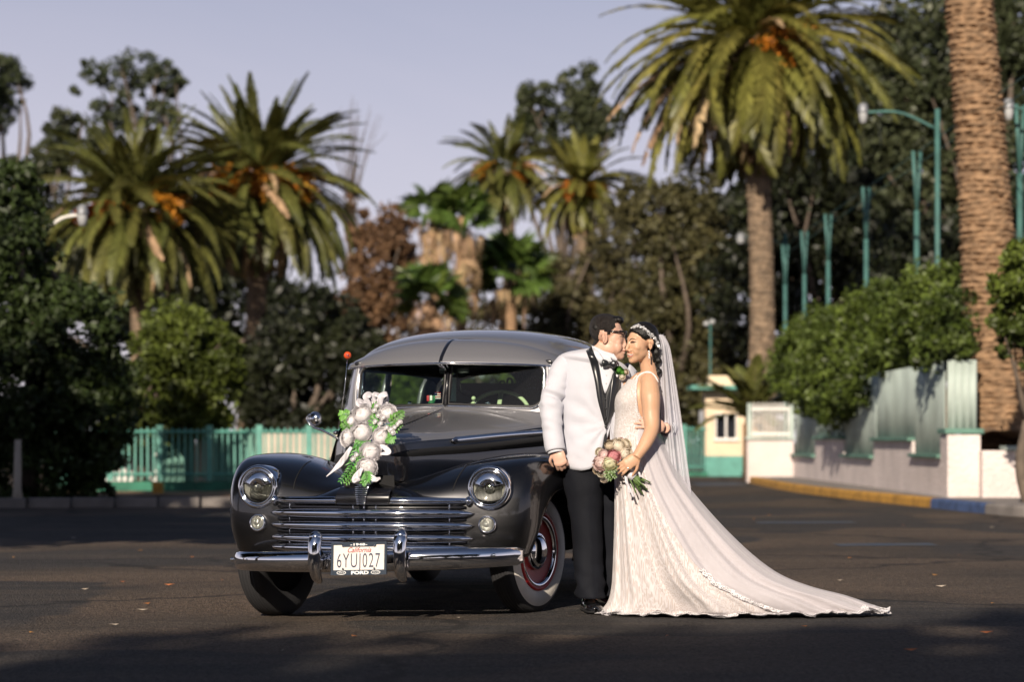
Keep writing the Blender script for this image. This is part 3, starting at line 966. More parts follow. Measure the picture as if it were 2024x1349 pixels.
# ---- booth
bt_o = (5.82, 66.5, 0)
booth = empty('booth', bt_o); tag(booth, 'small cream guard booth with teal base, canopy and white window', 'booth')
def bb(nm, c, d, m_, bev=.0, par=None): return MB().box(c, d, bev=bev).build(nm, M[m_], par or booth, bt_o, smooth=False)
bb('base', (5.82, 66.5, .28), (1.10, 1.1, .56), 'teal')
bb('wall', (5.82, 66.5, .78), (1.08, 1.08, .44), 'cream')
bb('wall', (5.41, 66.5, 1.36), (.26, 1.08, .72), 'cream')
bb('wall', (6.25, 66.5, 1.36), (.22, 1.08, .72), 'cream')
bb('wall', (5.82, 66.5, 2.04), (1.08, 1.08, .64), 'cream')
wn = bb('window', (5.84, 66.30, 1.36), (.60, .03, .72), 'dark_glass')
for x in (5.555, 5.84, 6.125):
    bb('window_frame', (x, 65.985, 1.36), (.05, .05, .72), 'white_paint', par=wn)
for z in (1.02, 1.70):
    bb('window_frame', (5.84, 65.98, z), (.62, .05, .05), 'white_paint', par=wn)
bb('window_sill', (5.84, 65.95, .985), (.70, .14, .04), 'white_paint', par=wn)
bb('canopy', (5.70, 66.3, 2.42), (1.7, 1.7, .12), 'teal', .02)
bb('roof_box', (5.75, 66.6, 2.62), (.7, .8, .28), 'cream', .01)
bb('hanging_box', (5.18, 66.2, 1.55), (.12, .2, .5), 'grey_metal')

# ---- teal fences
def picket_fence(label, x0, x1, Y0, Y1, zb, zt, pitch, post_every, base):
    o_ = (x0, Y0, 0)
    o = empty('picket_fence', o_); tag(o, label, 'fence', 'teal picket fences')
    n = int(math.hypot(x1 - x0, Y1 - Y0) / pitch)
    pm = None
    for i in range(n + 1):
        t = i / n
        x, y = x0 + (x1 - x0) * t, Y0 + (Y1 - Y0) * t
        post = i % post_every == 0
        if post:
            MB().box((x, y, (zb + zt) / 2 + .02), (.12, .1, zt - zb + .08)).build('post', M['teal'], o, o_, smooth=False)
        else:
            if pm is None:
                pm = MB().box((0, 0, 0), (.036, .02, zt - zb)).build('picket', M['teal'], o, smooth=False)
                q = pm
            else:
                q = pm.copy(); COL.objects.link(q); q.parent = o
            q.location = (x - x0, y - Y0, (zb + zt) / 2 + RNG.normal() * .006)
            q.rotation_euler.y = RNG.normal() * .008
    for z in (zb + .10, zt - .07):
        m = MB(); m.tube([(x0, Y0 - .03, z), (x1, Y1 - .03, z)], .028, 4); m.build('rail', M['teal'], o, o_, smooth=False)
    if base:
        m = MB()
        m.box(((x0 + x1) / 2, (Y0 + Y1) / 2 + .05, zb / 2 - .03), (x1 - x0, .3, zb - .01)).build('base_wall', M['green_base'], o, o_, smooth=False)
picket_fence('long teal picket fence on a green base behind the left of the car', px(120, 46), px(930, 46), 46, 46, .24, 1.22, .118, 8, True)
picket_fence('short teal picket fence between the bride and the booth', px(1290, 66), px(1398, 66), 66, 66, .16, 1.36, .105, 8, True)
bw = empty('board_wall', (px(450, 47.4), 47.4, 0)); tag(bw, 'patchwork of pale, white and green boards behind the teal fence', 'wall')
BO = (px(450, 47.4), 47.4, 0)
u = 100
i = 0
while u < 940:
    w_ = [90, 125, 72, 30, 88, 120, 60, 80][i % 8]
    mm = ['board_green', 'white_paint', 'board_green', 'board', 'board_green', 'board', 'board', 'board_green'][i % 8]
    MB().box((px(u + w_ / 2, 47.4), 47.4, .62), (w_ * 47.4 / F - .02, .04, 1.1)).build('board', M[mm], bw, BO, smooth=False)
    u += w_; i += 1
# ground strip and small kerb at the left
dz = MB()
dx, dy = np.meshgrid(np.linspace(-14, -2.5, 60), np.linspace(41.5, 45.8, 14), indexing='ij')
edge = 41.2 + .5 * np.sin(dx * 1.3) + .3 * np.sin(dx * 3.1)
dz.grid(np.stack([dx, np.maximum(dy, edge), .012 + RNG.random(dx.shape) * .03], 2))
tag(dz.build('dirt_strip', M['dirt']), 'strip of dry brown dirt below the teal fence', kind='structure')
lk = empty('planter_kerb', (-9, 35, 0)); tag(lk, 'low dark kerb round the big ficus at the left', kind='structure')
for i in range(14):
    x = -10.5 + i * .62
    MB().box((x, 35.3 + .12 * abs(i - 5), .07), (.6, .18, .16), bev=.02).build('kerb_stone', M['concrete'], lk, (-9, 35, 0), smooth=False)
for u, v, w_, lab in ((312, 972, 20, 'small yellow painted concrete block under the green ficus'), (194, 960, 12, 'narrow yellow painted block left of the fence base'), (28, 980, 36, 'flat yellow painted block at the left edge')):
    Y = F / (v + 8 - 870)
    q = MB().box((px(u, Y), Y, .11), (w_ * Y / F, .25, .26 if w_ < 30 else .16), bev=.02).build('concrete_block', M['kerb_yellow'], None, smooth=False)
    tag(q, lab, 'block')
q = MB().tube([(px(45, 37), 36.6, 0), (px(45, 37), 36.6, .25), (px(46, 37), 36.6, 1.0)], [.11, .06, .05], 12).build('painted_post', M['board'])
tag(q, 'whitewashed slim post beside the dark ficus at the left', 'post')

# ---- tall net poles with splayed tops
for i, (u, lab) in enumerate(((1552, 'farthest'), (1590, 'second farthest'), (1637, 'middle'), (1712, 'third nearest'), (1812, 'second nearest'), (2016, 'nearest'))):
    Xp = 7.5 if u < 2000 else 8.1
    Y = Xp * F / (u - 1012)
    o_ = (Xp, Y, 0)
    o = empty('net_pole', o_); tag(o, 'tall teal pole with splayed top, %s of the row behind the hedge' % lab, 'pole', 'teal net poles')
    zt = 6.35
    MB().tube([(Xp, Y, 0), (Xp, Y, zt - 1.1)], .05, 10).build('shaft', M['teal_dark'], o, o_)
    for s in (-1, 1):
        MB().tube([(Xp, Y, zt - 1.1), (Xp + s * .085, Y + s * .1, zt)], .035, 8).build('brace', M['teal_dark'], o, o_)
cb = MB()
Ys = [7.5 * F / (u - 1012) for u in (1552, 1590, 1637, 1712, 1812, 2016, 2150)]
for z in (6.33, 6.1):
    cb.tube([(7.5, y, z) for y in Ys], .009, 6)
tag(cb.build('net_cable', M['teal_dark']), 'pair of teal cables strung along the net pole tops', 'cable')

def street_lamp(label, u, v, Y, arm_u, arm_v, mat, r=.06, head=.16):
    o_ = (px(u, Y), Y, 0)
    o = empty('street_lamp', o_); tag(o, label, 'street lamp', 'street lamps')
    zt = pz(v, Y)
    MB().tube([o_, (o_[0], Y, zt)], r, 10).build('post', mat, o, o_)
    a = (px(arm_u, Y), Y, pz(arm_v, Y))
    MB().tube(cr1([(o_[0], Y, zt - .35), ((o_[0] + a[0]) / 2, Y, (zt - .35 + a[2]) / 2 + .14), a], 10), .028, 6).build('arm', mat, o, o_)
    h = MB().lathe([(.03, .16), (.07, .14), (head, .02), (head * .98, 0)], 16, None, a).build('lamp_shade', M['grey_metal'], o, o_)
    MB().lathe([(head * .8, .0), (head * .78, -.08), (head * .6, -.17), (.01, -.19)], 16, None, a).build('lamp_globe', M['lamp_white'], h, o_)
street_lamp('teal street lamp with long arm above the hedge at the right', 1853, 215, 41, 1706, 222, M['teal_dark'], .045, .09)
street_lamp('street lamp head peeking out right of the near palm trunk', 2050, 210, 38, 1994, 214, M['teal_dark'], .045, .09)
street_lamp('white street lamp on a pale arm at the left over the ficus', 70, 436, 38.5, 163, 424, M['white_paint'], .035, .10)
street_lamp('tall lamp left of the largest palm trunk, among dark trees', 1552, 462, 72, 1464, 470, M['teal_dark'], .06, .15)
o_ = (px(1404, 74), 74, 0)
o = empty('twin_lamp', o_); tag(o, 'small twin globe lamp above the booth', 'street lamp', 'street lamps')
MB().tube([o_, (o_[0], 74, pz(640, 74))], .03, 8).build('post', M['teal_dark'], o, o_)
for s in (-8, 4):
    MB().ell((px(1404 + s, 74), 74, pz(638 - s * .3, 74)), (.09, .09, .08)).build('lamp_globe', M['lamp_white'], o, o_)

# ---- fallen leaves and litter
M['litter'] = pmat('dry_fallen_leaf', (.42, .17, .05), .8, var=.4, scale=30, island=.4)
M['litter_pale'] = pmat('pale_litter', (.45, .38, .30), .8, var=.3, scale=30)
spots = [(145, 1066), (277, 1091), (243, 1153), (168, 1168), (62, 1254), (290, 1197), (281, 1210), (440, 1150), (28, 1105), (1482, 985), (1680, 1106), (1785, 1041), (1860, 1163), (1962, 1196), (1848, 1140), (1660, 1150), (1520, 1020), (1895, 1100), (1960, 1045), (1490, 1028), (1340, 1040), (1420, 1012), (335, 1160), (380, 1104), (225, 1240), (1590, 1242), (1800, 1290), (905, 1225), (700, 1262), (1320, 1262), (560, 1290), (1950, 1255)]
ORD = ('leftmost', 'second', 'third', 'fourth', 'fifth', 'sixth', 'seventh', 'eighth', 'ninth', 'tenth', 'eleventh', 'twelfth', 'thirteenth', 'fourteenth', 'fifteenth', 'sixteenth')
LBL = {}
for nm, ok in (('in the shaded foreground', lambda u, v: v > 1222), ('on the asphalt left of the car', lambda u, v: v <= 1222 and u < 700), ('on the asphalt right of the couple', lambda u, v: v <= 1222 and u >= 700)):
    for k_, i_ in enumerate(sorted((i for i, s_ in enumerate(spots) if ok(*s_)), key=lambda i: spots[i][0])):
        LBL[i_] = '%s %s %s%s' % ('orange dry leaf' if i_ % 3 else 'pale dry scrap', nm, ORD[k_], ' of its scatter' if k_ == 0 else ' from the left')
for i, (u, v) in enumerate(spots):
    Y = F / (v - 870)
    V = np.array([(-.03, 0, .012), (0, .014, .004), (.03, 0, .010), (0, -.014, .006)]) * RNG.uniform(.7, 1.3)
    q = MB().add(V, [(0, 1, 2), (0, 2, 3)]).build('fallen_leaf', M['litter' if i % 3 else 'litter_pale'], smooth=False)
    lbl = LBL[i]
    q.location = (px(u, Y), Y, .003)
    q.rotation_euler.z = RNG.uniform(0, 6)
    tag(q, lbl, 'leaf', 'fallen leaves on the asphalt')
# ================================================================== the car
YAW = R(15.0)
CO = np.array([-.64, 14.17, 0.])
CX = np.array([math.cos(YAW), -math.sin(YAW), 0])
CY = np.array([math.sin(YAW), math.cos(YAW), 0])

def cl(u, v, y):
    """photo pixel to car coordinates on the plane at distance y behind the front axle"""
    r = np.array([(u - 1012) / F, 1, (870 - v) / F])
    c = np.array([0, 0, HC])
    t = (y - (c - CO) @ CY) / (r @ CY)
    d = c + t * r - CO
    return np.array([d @ CX, d @ CY, (c + t * r)[2]])

car = empty('classic_car', CO, -YAW)
tag(car, 'glossy gunmetal grey 1940s sedan with chrome grille, sun visor and whitewall tyres', 'car')

def mir(G):
    """mirror a half surface given from the centre line outwards into a full one"""
    G = np.asarray(G, float)
    L = G[:, 1:][:, ::-1] * np.array([-1, 1, 1])
    return np.concatenate([L, G], 1)

# ---- front fenders with the nose panel (one pressing per side, x > 0 then mirrored)
FG = np.array([
 [(.87,-.36,.36),(.865,-.40,.345),(.84,-.45,.34),(.785,-.495,.34),(.68,-.54,.34),(.5,-.57,.34),(.34,-.585,.34),(.17,-.60,.34),(0,-.605,.34)],
 [(.915,-.36,.48),(.915,-.40,.50),(.893,-.455,.52),(.835,-.52,.53),(.69,-.57,.53),(.5,-.59,.53),(.34,-.60,.53),(.17,-.615,.53),(0,-.62,.53)],
 [(.935,-.28,.60),(.94,-.33,.66),(.917,-.405,.70),(.855,-.485,.72),(.69,-.545,.72),(.5,-.565,.71),(.34,-.585,.69),(.17,-.605,.68),(0,-.61,.68)],
 [(.955,-.15,.69),(.965,-.19,.755),(.945,-.26,.81),(.87,-.345,.855),(.70,-.41,.85),(.52,-.45,.815),(.34,-.48,.77),(.17,-.52,.75),(0,-.56,.74)],
 [(.985,0,.72),(.995,-.01,.79),(.972,-.05,.85),(.885,-.14,.905),(.71,-.19,.905),(.5,-.24,.875),(.32,-.30,.82),(.16,-.35,.77),(0,-.42,.76)],
 [(1.01,.14,.70),(1.015,.17,.785),(.988,.18,.85),(.89,.16,.905),(.72,.13,.92),(.52,.1,.885),(.34,.06,.81),(.17,.0,.76),(0,-.1,.74)],
 [(1.01,.27,.64),(1.02,.36,.735),(1.0,.42,.80),(.92,.44,.85),(.76,.44,.875),(.6,.43,.85),(.44,.42,.79),(.2,.4,.74),(0,.3,.72)],
 [(.985,.35,.52),(1.0,.50,.63),(.985,.62,.71),(.93,.69,.76),(.80,.73,.785),(.68,.74,.77),(.54,.74,.74),(.3,.74,.70),(0,.7,.68)],
 [(.955,.40,.38),(.965,.65,.48),(.955,.85,.56),(.92,.95,.62),(.84,1.0,.65),(.74,1.03,.66),(.6,1.05,.64),(.3,1.05,.6),(0,1.05,.58)],
 [(.93,.41,.28),(.93,.75,.31),(.925,1.0,.38),(.90,1.1,.44),(.84,1.15,.47),(.74,1.18,.48),(.6,1.2,.46),(.3,1.2,.44),(0,1.2,.42)]])
S = surf(FG, 64, 56)
for s in (1, -1):
    o = MB().grid(S * np.array([s, 1, 1])).build('front_fender', M['paint'], car)
    sd_ = o.modifiers.new('solid', 'SOLIDIFY'); sd_.thickness = .012; sd_.offset = -1
FBV = BVHTree.FromPolygons([tuple(p) for p in S.reshape(-1, 3)], grid_faces(64, 56))
# seam between fender and nose panel: fine dark groove strip following the surface
def fend_hit(x, z):
    h = FBV.ray_cast(Vector((abs(x), -3, z)), Vector((0, 1, 0)))
    return np.array([x, h[0].y, z]), np.array([math.copysign(1, x) * h[1].x, h[1].y, h[1].z])
for s in (1, -1):
    pts = []
    for z in np.linspace(.715, .875, 16):
        p, nn = fend_hit(s * (.47 + .02 * (z - .7) / .17), z)
        if nn[1] > 0: nn = -nn
        pts.append(p + nn * .0005)
    MB().tube(cr1(pts, 24), .0032, 6).build('panel_seam', M['black'], car)

# ---- hood
HG = np.array([
 [(0,-.648,.93),(.001,-.648,.925),(.002,-.648,.915),(.002,-.648,.89),(.002,-.648,.84),(.002,-.645,.785)],
 [(0,-.63,.945),(.010,-.63,.94),(.020,-.63,.925),(.024,-.63,.90),(.024,-.63,.85),(.022,-.625,.785)],
 [(0,-.57,.995),(.035,-.57,.99),(.070,-.57,.968),(.080,-.57,.93),(.088,-.565,.87),(.085,-.56,.775)],
 [(0,-.45,1.028),(.06,-.45,1.022),(.125,-.45,.995),(.145,-.45,.95),(.155,-.45,.88),(.155,-.45,.765)],
 [(0,-.22,1.055),(.10,-.22,1.047),(.195,-.22,1.017),(.222,-.22,.965),(.235,-.22,.89),(.235,-.22,.76)],
 [(0,.1,1.09),(.155,.1,1.078),(.30,.1,1.035),(.335,.1,.98),(.355,.1,.90),(.355,.1,.75)],
 [(0,.45,1.135),(.23,.45,1.118),(.435,.45,1.066),(.48,.45,1.005),(.505,.45,.92),(.50,.45,.74)],
 [(0,.84,1.19),(.31,.85,1.166),(.585,.86,1.105),(.64,.86,1.04),(.665,.86,.94),(.65,.86,.72)]])
HS = surf(mir(HG), 56, 64)
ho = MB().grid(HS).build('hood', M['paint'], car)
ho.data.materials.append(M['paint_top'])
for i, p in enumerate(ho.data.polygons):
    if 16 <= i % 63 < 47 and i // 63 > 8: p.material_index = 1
ridge = cr1(HG[1:, 0], 40) + np.array([0, -.001, .004])
MB().tube(ridge[3:], .006, 8).build('hood_centre_strip', M['chrome'], car)
# gap under the hood lip
MB().grid(surf(mir([[(x * .97, y, z) for x, y, z in r[3:]] for r in (HG * np.array([1, 1, 1]) + np.array([0, .012, -.01])).tolist()]), 20, 20)).build('hood_inner', M['black'], car)
# cowl
CG = np.array([
 [(0,.845,1.188),(.31,.855,1.164),(.585,.865,1.103),(.64,.865,1.04),(.665,.865,.94),(.65,.865,.72)],
 [(0,.865,1.20),(.31,.90,1.182),(.60,.92,1.135),(.68,.98,1.05),(.715,.98,.94),(.71,.98,.70)],
 [(0,.88,1.205),(.31,.925,1.192),(.62,.97,1.165),(.735,1.08,1.08),(.79,1.08,.95),(.80,1.08,.68)],
 [(0,.93,1.20),(.31,.98,1.19),(.63,1.05,1.16),(.765,1.2,1.10),(.815,1.2,.96),(.83,1.2,.66)]])
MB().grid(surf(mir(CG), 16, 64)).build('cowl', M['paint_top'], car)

# side spears along the hood
for s in (1, -1):
    P = []
    for (y, z) in ((.0, .995), (.08, 1.0), (.3, 1.015), (.55, 1.03), (.85, 1.045)):
        i = np.argmin(abs(HS[:, 40, 1] - y))
        row = HS[i][32:]
        j = np.argmin(abs(row[:, 2] - z))
        P.append((s * (row[j][0] + .008), y, z))
    P = cr1(P, 30)
    MB().tube(P, np.concatenate([np.linspace(.006, .017, 5), np.full(25, .017)]), 10, flat=1.25).build('hood_spear', M['chrome'], car)

# ---- lower body, doors, tail
BG = np.array([
 [(.735,1.08,1.13),(.79,1.08,1.0),(.835,1.08,.82),(.835,1.08,.6),(.80,1.08,.34)],
 [(.765,1.5,1.145),(.82,1.5,1.0),(.865,1.5,.82),(.865,1.5,.6),(.82,1.5,.33)],
 [(.775,2.1,1.145),(.83,2.1,1.0),(.875,2.1,.82),(.875,2.1,.6),(.83,2.1,.33)],
 [(.77,2.7,1.135),(.82,2.7,.99),(.86,2.7,.81),(.86,2.7,.6),(.82,2.7,.34)],
 [(.72,3.2,1.12),(.77,3.2,.97),(.80,3.2,.8),(.80,3.2,.6),(.76,3.2,.35)],
 [(.58,3.65,1.05),(.64,3.7,.92),(.68,3.75,.78),(.68,3.75,.6),(.64,3.75,.37)],
 [(.30,3.88,.95),(.36,3.98,.86),(.40,4.05,.74),(.40,4.05,.6),(.36,4.05,.40)],
 [(0,3.92,.93),(0,4.05,.85),(0,4.12,.74),(0,4.12,.6),(0,4.1,.42)]])
BS = surf(BG, 60, 24)
for s in (1, -1):
    MB().grid(BS * np.array([s, 1, 1])).build('body_side', M['paint'], car)
# tail deck
TG = np.array([[(0,3.3,1.16),(.35,3.3,1.155),(.72,3.2,1.12)], [(0,3.55,1.11),(.33,3.52,1.10),(.66,3.45,1.09)], [(0,3.75,1.03),(.3,3.72,1.03),(.58,3.65,1.05)], [(0,3.92,.93),(.16,3.9,.94),(.30,3.88,.95)]])
MB().grid(surf(mir(TG), 16, 24)).build('tail_deck', M['paint'], car)
for s in (1, -1):
    b = MB().ell((s * .84, 2.98, .52), (.17, .72, .40), nu=20, nv=28)
    b.build('rear_fender', M['paint'], car)
    MB().tube([(s * .80, 1.09, 1.045), (s * .835, 1.5, 1.05), (s * .845, 2.1, 1.05), (s * .835, 2.7, 1.045)], .013, 8).build('belt_spear', M['chrome'], car)
    MB().box((s * .90, 1.7, .31), (.16, 1.75, .05), bev=.015).build('running_board', M['black_paint'], car)
    d = MB()
    d.tube([(s * .872, 1.98, .96), (s * .90, 1.98, .96)], .012, 8).tube([(s * .90, 1.98, .96), (s * .905, 1.86, .96)], .011, 8)
    d.build('door_handle', M['chrome'], car)
    for yy in (1.16, 2.06):
        MB().tube([(s * (.79 if yy < 1.5 else .834), yy, 1.0), (s * (.845 if yy < 1.5 else .878), yy, .8), (s * (.845 if yy < 1.5 else .878), yy, .6), (s * (.81 if yy < 1.5 else .834), yy, .36)], .004, 6).build('door_gap', M['black'], car)

# ---- roof and pillars
RG = np.array([
 [(0,1.10,1.605),(.30,1.11,1.592),(.50,1.13,1.560),(.62,1.15,1.515),(.685,1.17,1.465)],
 [(0,1.25,1.655),(.30,1.25,1.64),(.52,1.26,1.60),(.64,1.27,1.54),(.70,1.28,1.468)],
 [(0,1.55,1.70),(.31,1.55,1.685),(.55,1.55,1.638),(.67,1.55,1.56),(.722,1.55,1.47)],
 [(0,1.95,1.72),(.32,1.95,1.702),(.57,1.95,1.652),(.69,1.95,1.565),(.735,1.95,1.47)],
 [(0,2.4,1.71),(.32,2.4,1.692),(.56,2.4,1.642),(.68,2.4,1.555),(.73,2.4,1.47)],
 [(0,2.8,1.655),(.31,2.8,1.637),(.54,2.8,1.588),(.65,2.8,1.52),(.705,2.8,1.45)],
 [(0,3.02,1.585),(.30,3.0,1.57),(.52,2.96,1.535),(.63,2.92,1.48),(.69,2.9,1.42)]])
RS = surf(mir(RG), 48, 48)
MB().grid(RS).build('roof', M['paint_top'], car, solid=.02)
MB().grid(RS * np.array([.97, 1, 1]) - np.array([0, 0, .03])).build('headliner', M['black'], car)
def rear_y(x, z): return 3.02 + (1.585 - z) * 1.25 - (x / .7) ** 2 * .28
N = 64
lo, li = [], []
for a in np.linspace(0, 2 * math.pi, N, endpoint=False):
    c_, s_ = math.cos(a), math.sin(a)
    e = lambda q, p: math.copysign(abs(q) ** p, q)
    x, z = .73 * e(c_, .55), 1.35 + (.235 if s_ > 0 else .25) * e(s_, .55)
    if s_ > 0: z -= .17 * (abs(x) / .73) ** 2.5
    lo.append((x, rear_y(x, z), z))
    x, z = .57 * e(c_, .8), 1.375 + .115 * e(s_, .8)
    li.append((x, rear_y(x, z), z))
lo, li = np.array(lo), np.array(li)
MB().grid([lo, lo * .5 + li * .5 + np.array([0, .02, 0]), li], False, True).build('rear_panel', M['paint_top'], car, solid=.015)
MB().add(np.concatenate([li, [[0, rear_y(0, 1.375), 1.375]]]), [(i, (i + 1) % N, N) for i in range(N)]).build('rear_window', M['glass'], car)
MB().tube(li, .010, 8, closed=True).build('rear_window_trim', M['rubber_trim'], car)

def strip(A, B, n=12, m=4):
    A, B = cr1(A, n), cr1(B, n)
    return np.array([[a * (1 - t) + b * t for t in np.linspace(0, 1, m)] for a, b in zip(A, B)])
for s in (1, -1):
    k = np.array([s, 1, 1])
    A = [(.60, .955, 1.185), (.615, .97, 1.25), (.618, .995, 1.36), (.605, 1.02, 1.475)]
    B = [(.765, 1.16, 1.11), (.745, 1.16, 1.22), (.722, 1.17, 1.34), (.695, 1.18, 1.48)]
    C = [(.765, 1.24, 1.11), (.742, 1.24, 1.22), (.72, 1.24, 1.34), (.70, 1.24, 1.48)]
    mb = MB().grid(strip(A, B) * k).grid(strip(B, C) * k)
    mb.build('windshield_pillar', M['paint_top'], car, solid=.02)
    for y0, y1 in ((1.93, 2.05), (2.78, 3.1)):
        a = [(.782, y0, 1.13), (.765, y0, 1.25), (.745, y0 + .02, 1.37), (.722 if y0 < 2.5 else .70, y0 + .06, 1.48 if y0 < 2.5 else 1.455)]
        c = [(.782 if y0 < 2.5 else .745, y1, 1.13), (.765 if y0 < 2.5 else .73, y1, 1.25), (.745 if y0 < 2.5 else .71, y1, 1.36), (.722 if y0 < 2.5 else .67, y1 - .06, 1.48 if y0 < 2.5 else 1.44)]
        MB().grid(strip(a, c) * k).build('pillar', M['paint_top'], car, solid=.03)
    # side glass
    for y0, y1 in ((1.25, 1.93), (2.05, 2.8)):
        MB().add(np.array([(.775, y0, 1.14), (.775, y1, 1.14), (.722, y1, 1.48), (.712, y0 + .03, 1.47)]) * k, [(0, 1, 2, 3)]).build('side_window', M['glass'], car, smooth=False)
    MB().tube(np.array([(.742, 1.25, 1.14), (.70, 1.28, 1.46)]) * k, .012, 8).build('vent_post', M['chrome'], car)
    MB().tube(np.array([(.742, 1.42, 1.14), (.712, 1.42, 1.46)]) * k, .012, 8).build('vent_post', M['chrome'], car)

# ---- split windshield
for s in (1, -1):
    k = np.array([s, 1, 1])
    base = [(.018, .885, 1.218), (.018, .955, 1.475), (.60, 1.02, 1.475), (.60, .955, 1.20)]
    c00, c01, c11, c10 = (np.array(q) for q in base)
    def pane(a, b):  # a across, b up
        return (c00 * (1 - a) * (1 - b) + c10 * a * (1 - b) + c01 * (1 - a) * b + c11 * a * b) * k
    loop = []
    rr_, ru_ = .14, .25
    for q in ((0, 0), (.5, 0)): loop.append(pane(*q))
    for t in np.linspace(-90, 0, 7): loop.append(pane(1 - rr_ + rr_ * math.cos(R(t)), ru_ + ru_ * math.sin(R(t))))
    loop.append(pane(1, .5))
    for t in np.linspace(0, 90, 7): loop.append(pane(1 - rr_ + rr_ * math.cos(R(t)), 1 - ru_ + ru_ * math.sin(R(t))))
    for q in ((.5, 1), (0, 1), (0, .5)): loop.append(pane(*q))
    loop = np.array(loop)
    MB().add(loop, [tuple(range(len(loop)))]).build('windshield_pane', M['glass'], car, smooth=False)
    MB().tube(loop, .013, 8, closed=True).build('windshield_seal', M['rubber_trim'], car)
    out = loop + (loop - loop.mean(0)) * np.array([.03, 0, .06]) + np.array([0, -.008, 0])
    MB().tube(out, .006, 8, closed=True).build('windshield_trim', M['chrome'], car)
    # body metal around the pane
    ou = np.array([pane(a, b) for a, b in [(0, -.12), (.5, -.12)] + [(1.06 - .05 * (1 - math.cos(R(t))), -.1 + .2 * (1 + math.sin(R(t)))) for t in np.linspace(-90, 0, 7)] + [(1.07, .5)] + [(1.06, .75 + .05 * i) for i in range(7)] + [(.5, 1.1), (0, 1.1), (0, .5)]])
    MB().grid([loop + np.array([0, .006, 0]), ou + np.array([0, .006, 0])], False, True).build('windshield_surround', M['paint_top'], car)
MB().tube([(0, .875, 1.21), (0, .95, 1.48)], .014, 8).build('windshield_post', M['black_paint'], car)
# wipers
for s in (1, -1):
    MB().tube([(s * .26, .95, 1.215), (s * .25, .935, 1.235)], .013, 8).build('wiper_pivot', M['chrome'], car)

# ---- visor
VG = []
for t in np.linspace(0, 1, 7):
    x = .70 * t
    q = t ** 2.6
    back = np.array([x * .97, 1.16 + .13 * t ** 2, 1.632 - .115 * q - .01 * t])
    front = np.array([x, .80 + .27 * t ** 1.6, 1.474 - .012 * t - .012 * t ** 6])
    mid = back * .5 + front * .5 + np.array([0, -.035, .030 * (1 - .5 * t ** 4)])
    m2 = back * .2 + front * .8 + np.array([0, -.028, .014])
    VG.append([back, back * .75 + front * .25 + np.array([0, -.022, .028 * (1 - .5 * t ** 4)]), mid, m2, front])
VG = np.swapaxes(np.array(VG), 0, 1)
VS = surf(mir(VG), 20, 56)
MB().grid(VS).build('sun_visor', M['paint_top'], car, solid=.012)
MB().tube(cr1(VS[-1], 60), .0075, 8).build('visor_edge', M['chrome'], car)
MB().tube(VS[0] + np.array([0, -.002, .003]), .0045, 6).build('visor_seam', M['black'], car)
c_ = VS[:, 27:29].mean(1)
MB().tube(c_ + np.array([-.01, 0, .003]), .016, 8, flat=.35, up=(0, -1, .5)).build('visor_rib', M['black_paint'], car)
MB().tube(VS[:, 34] + np.array([0, -.001, .001]), .002, 5).build('visor_joint', M['black'], car)
MB().tube([VS[-1][27] + np.array([0, .02, -.002]), (0, .93, 1.42)], .006, 6).build('visor_brace', M['chrome'], car)
for s in (1, -1):
    MB().tube([VS[-1][27] + np.array([s * .03, .03, 0]), (s * .008, .935, 1.43)], .004, 6).build('visor_brace', M['chrome'], car)
    e_ = VS[10][-1 if s > 0 else 0]
    MB().ell(VS[15][-4 if s > 0 else 3] + np.array([0, -.008, 0]), (.026, .006, .016)).build('visor_badge', M['black_paint'], car)

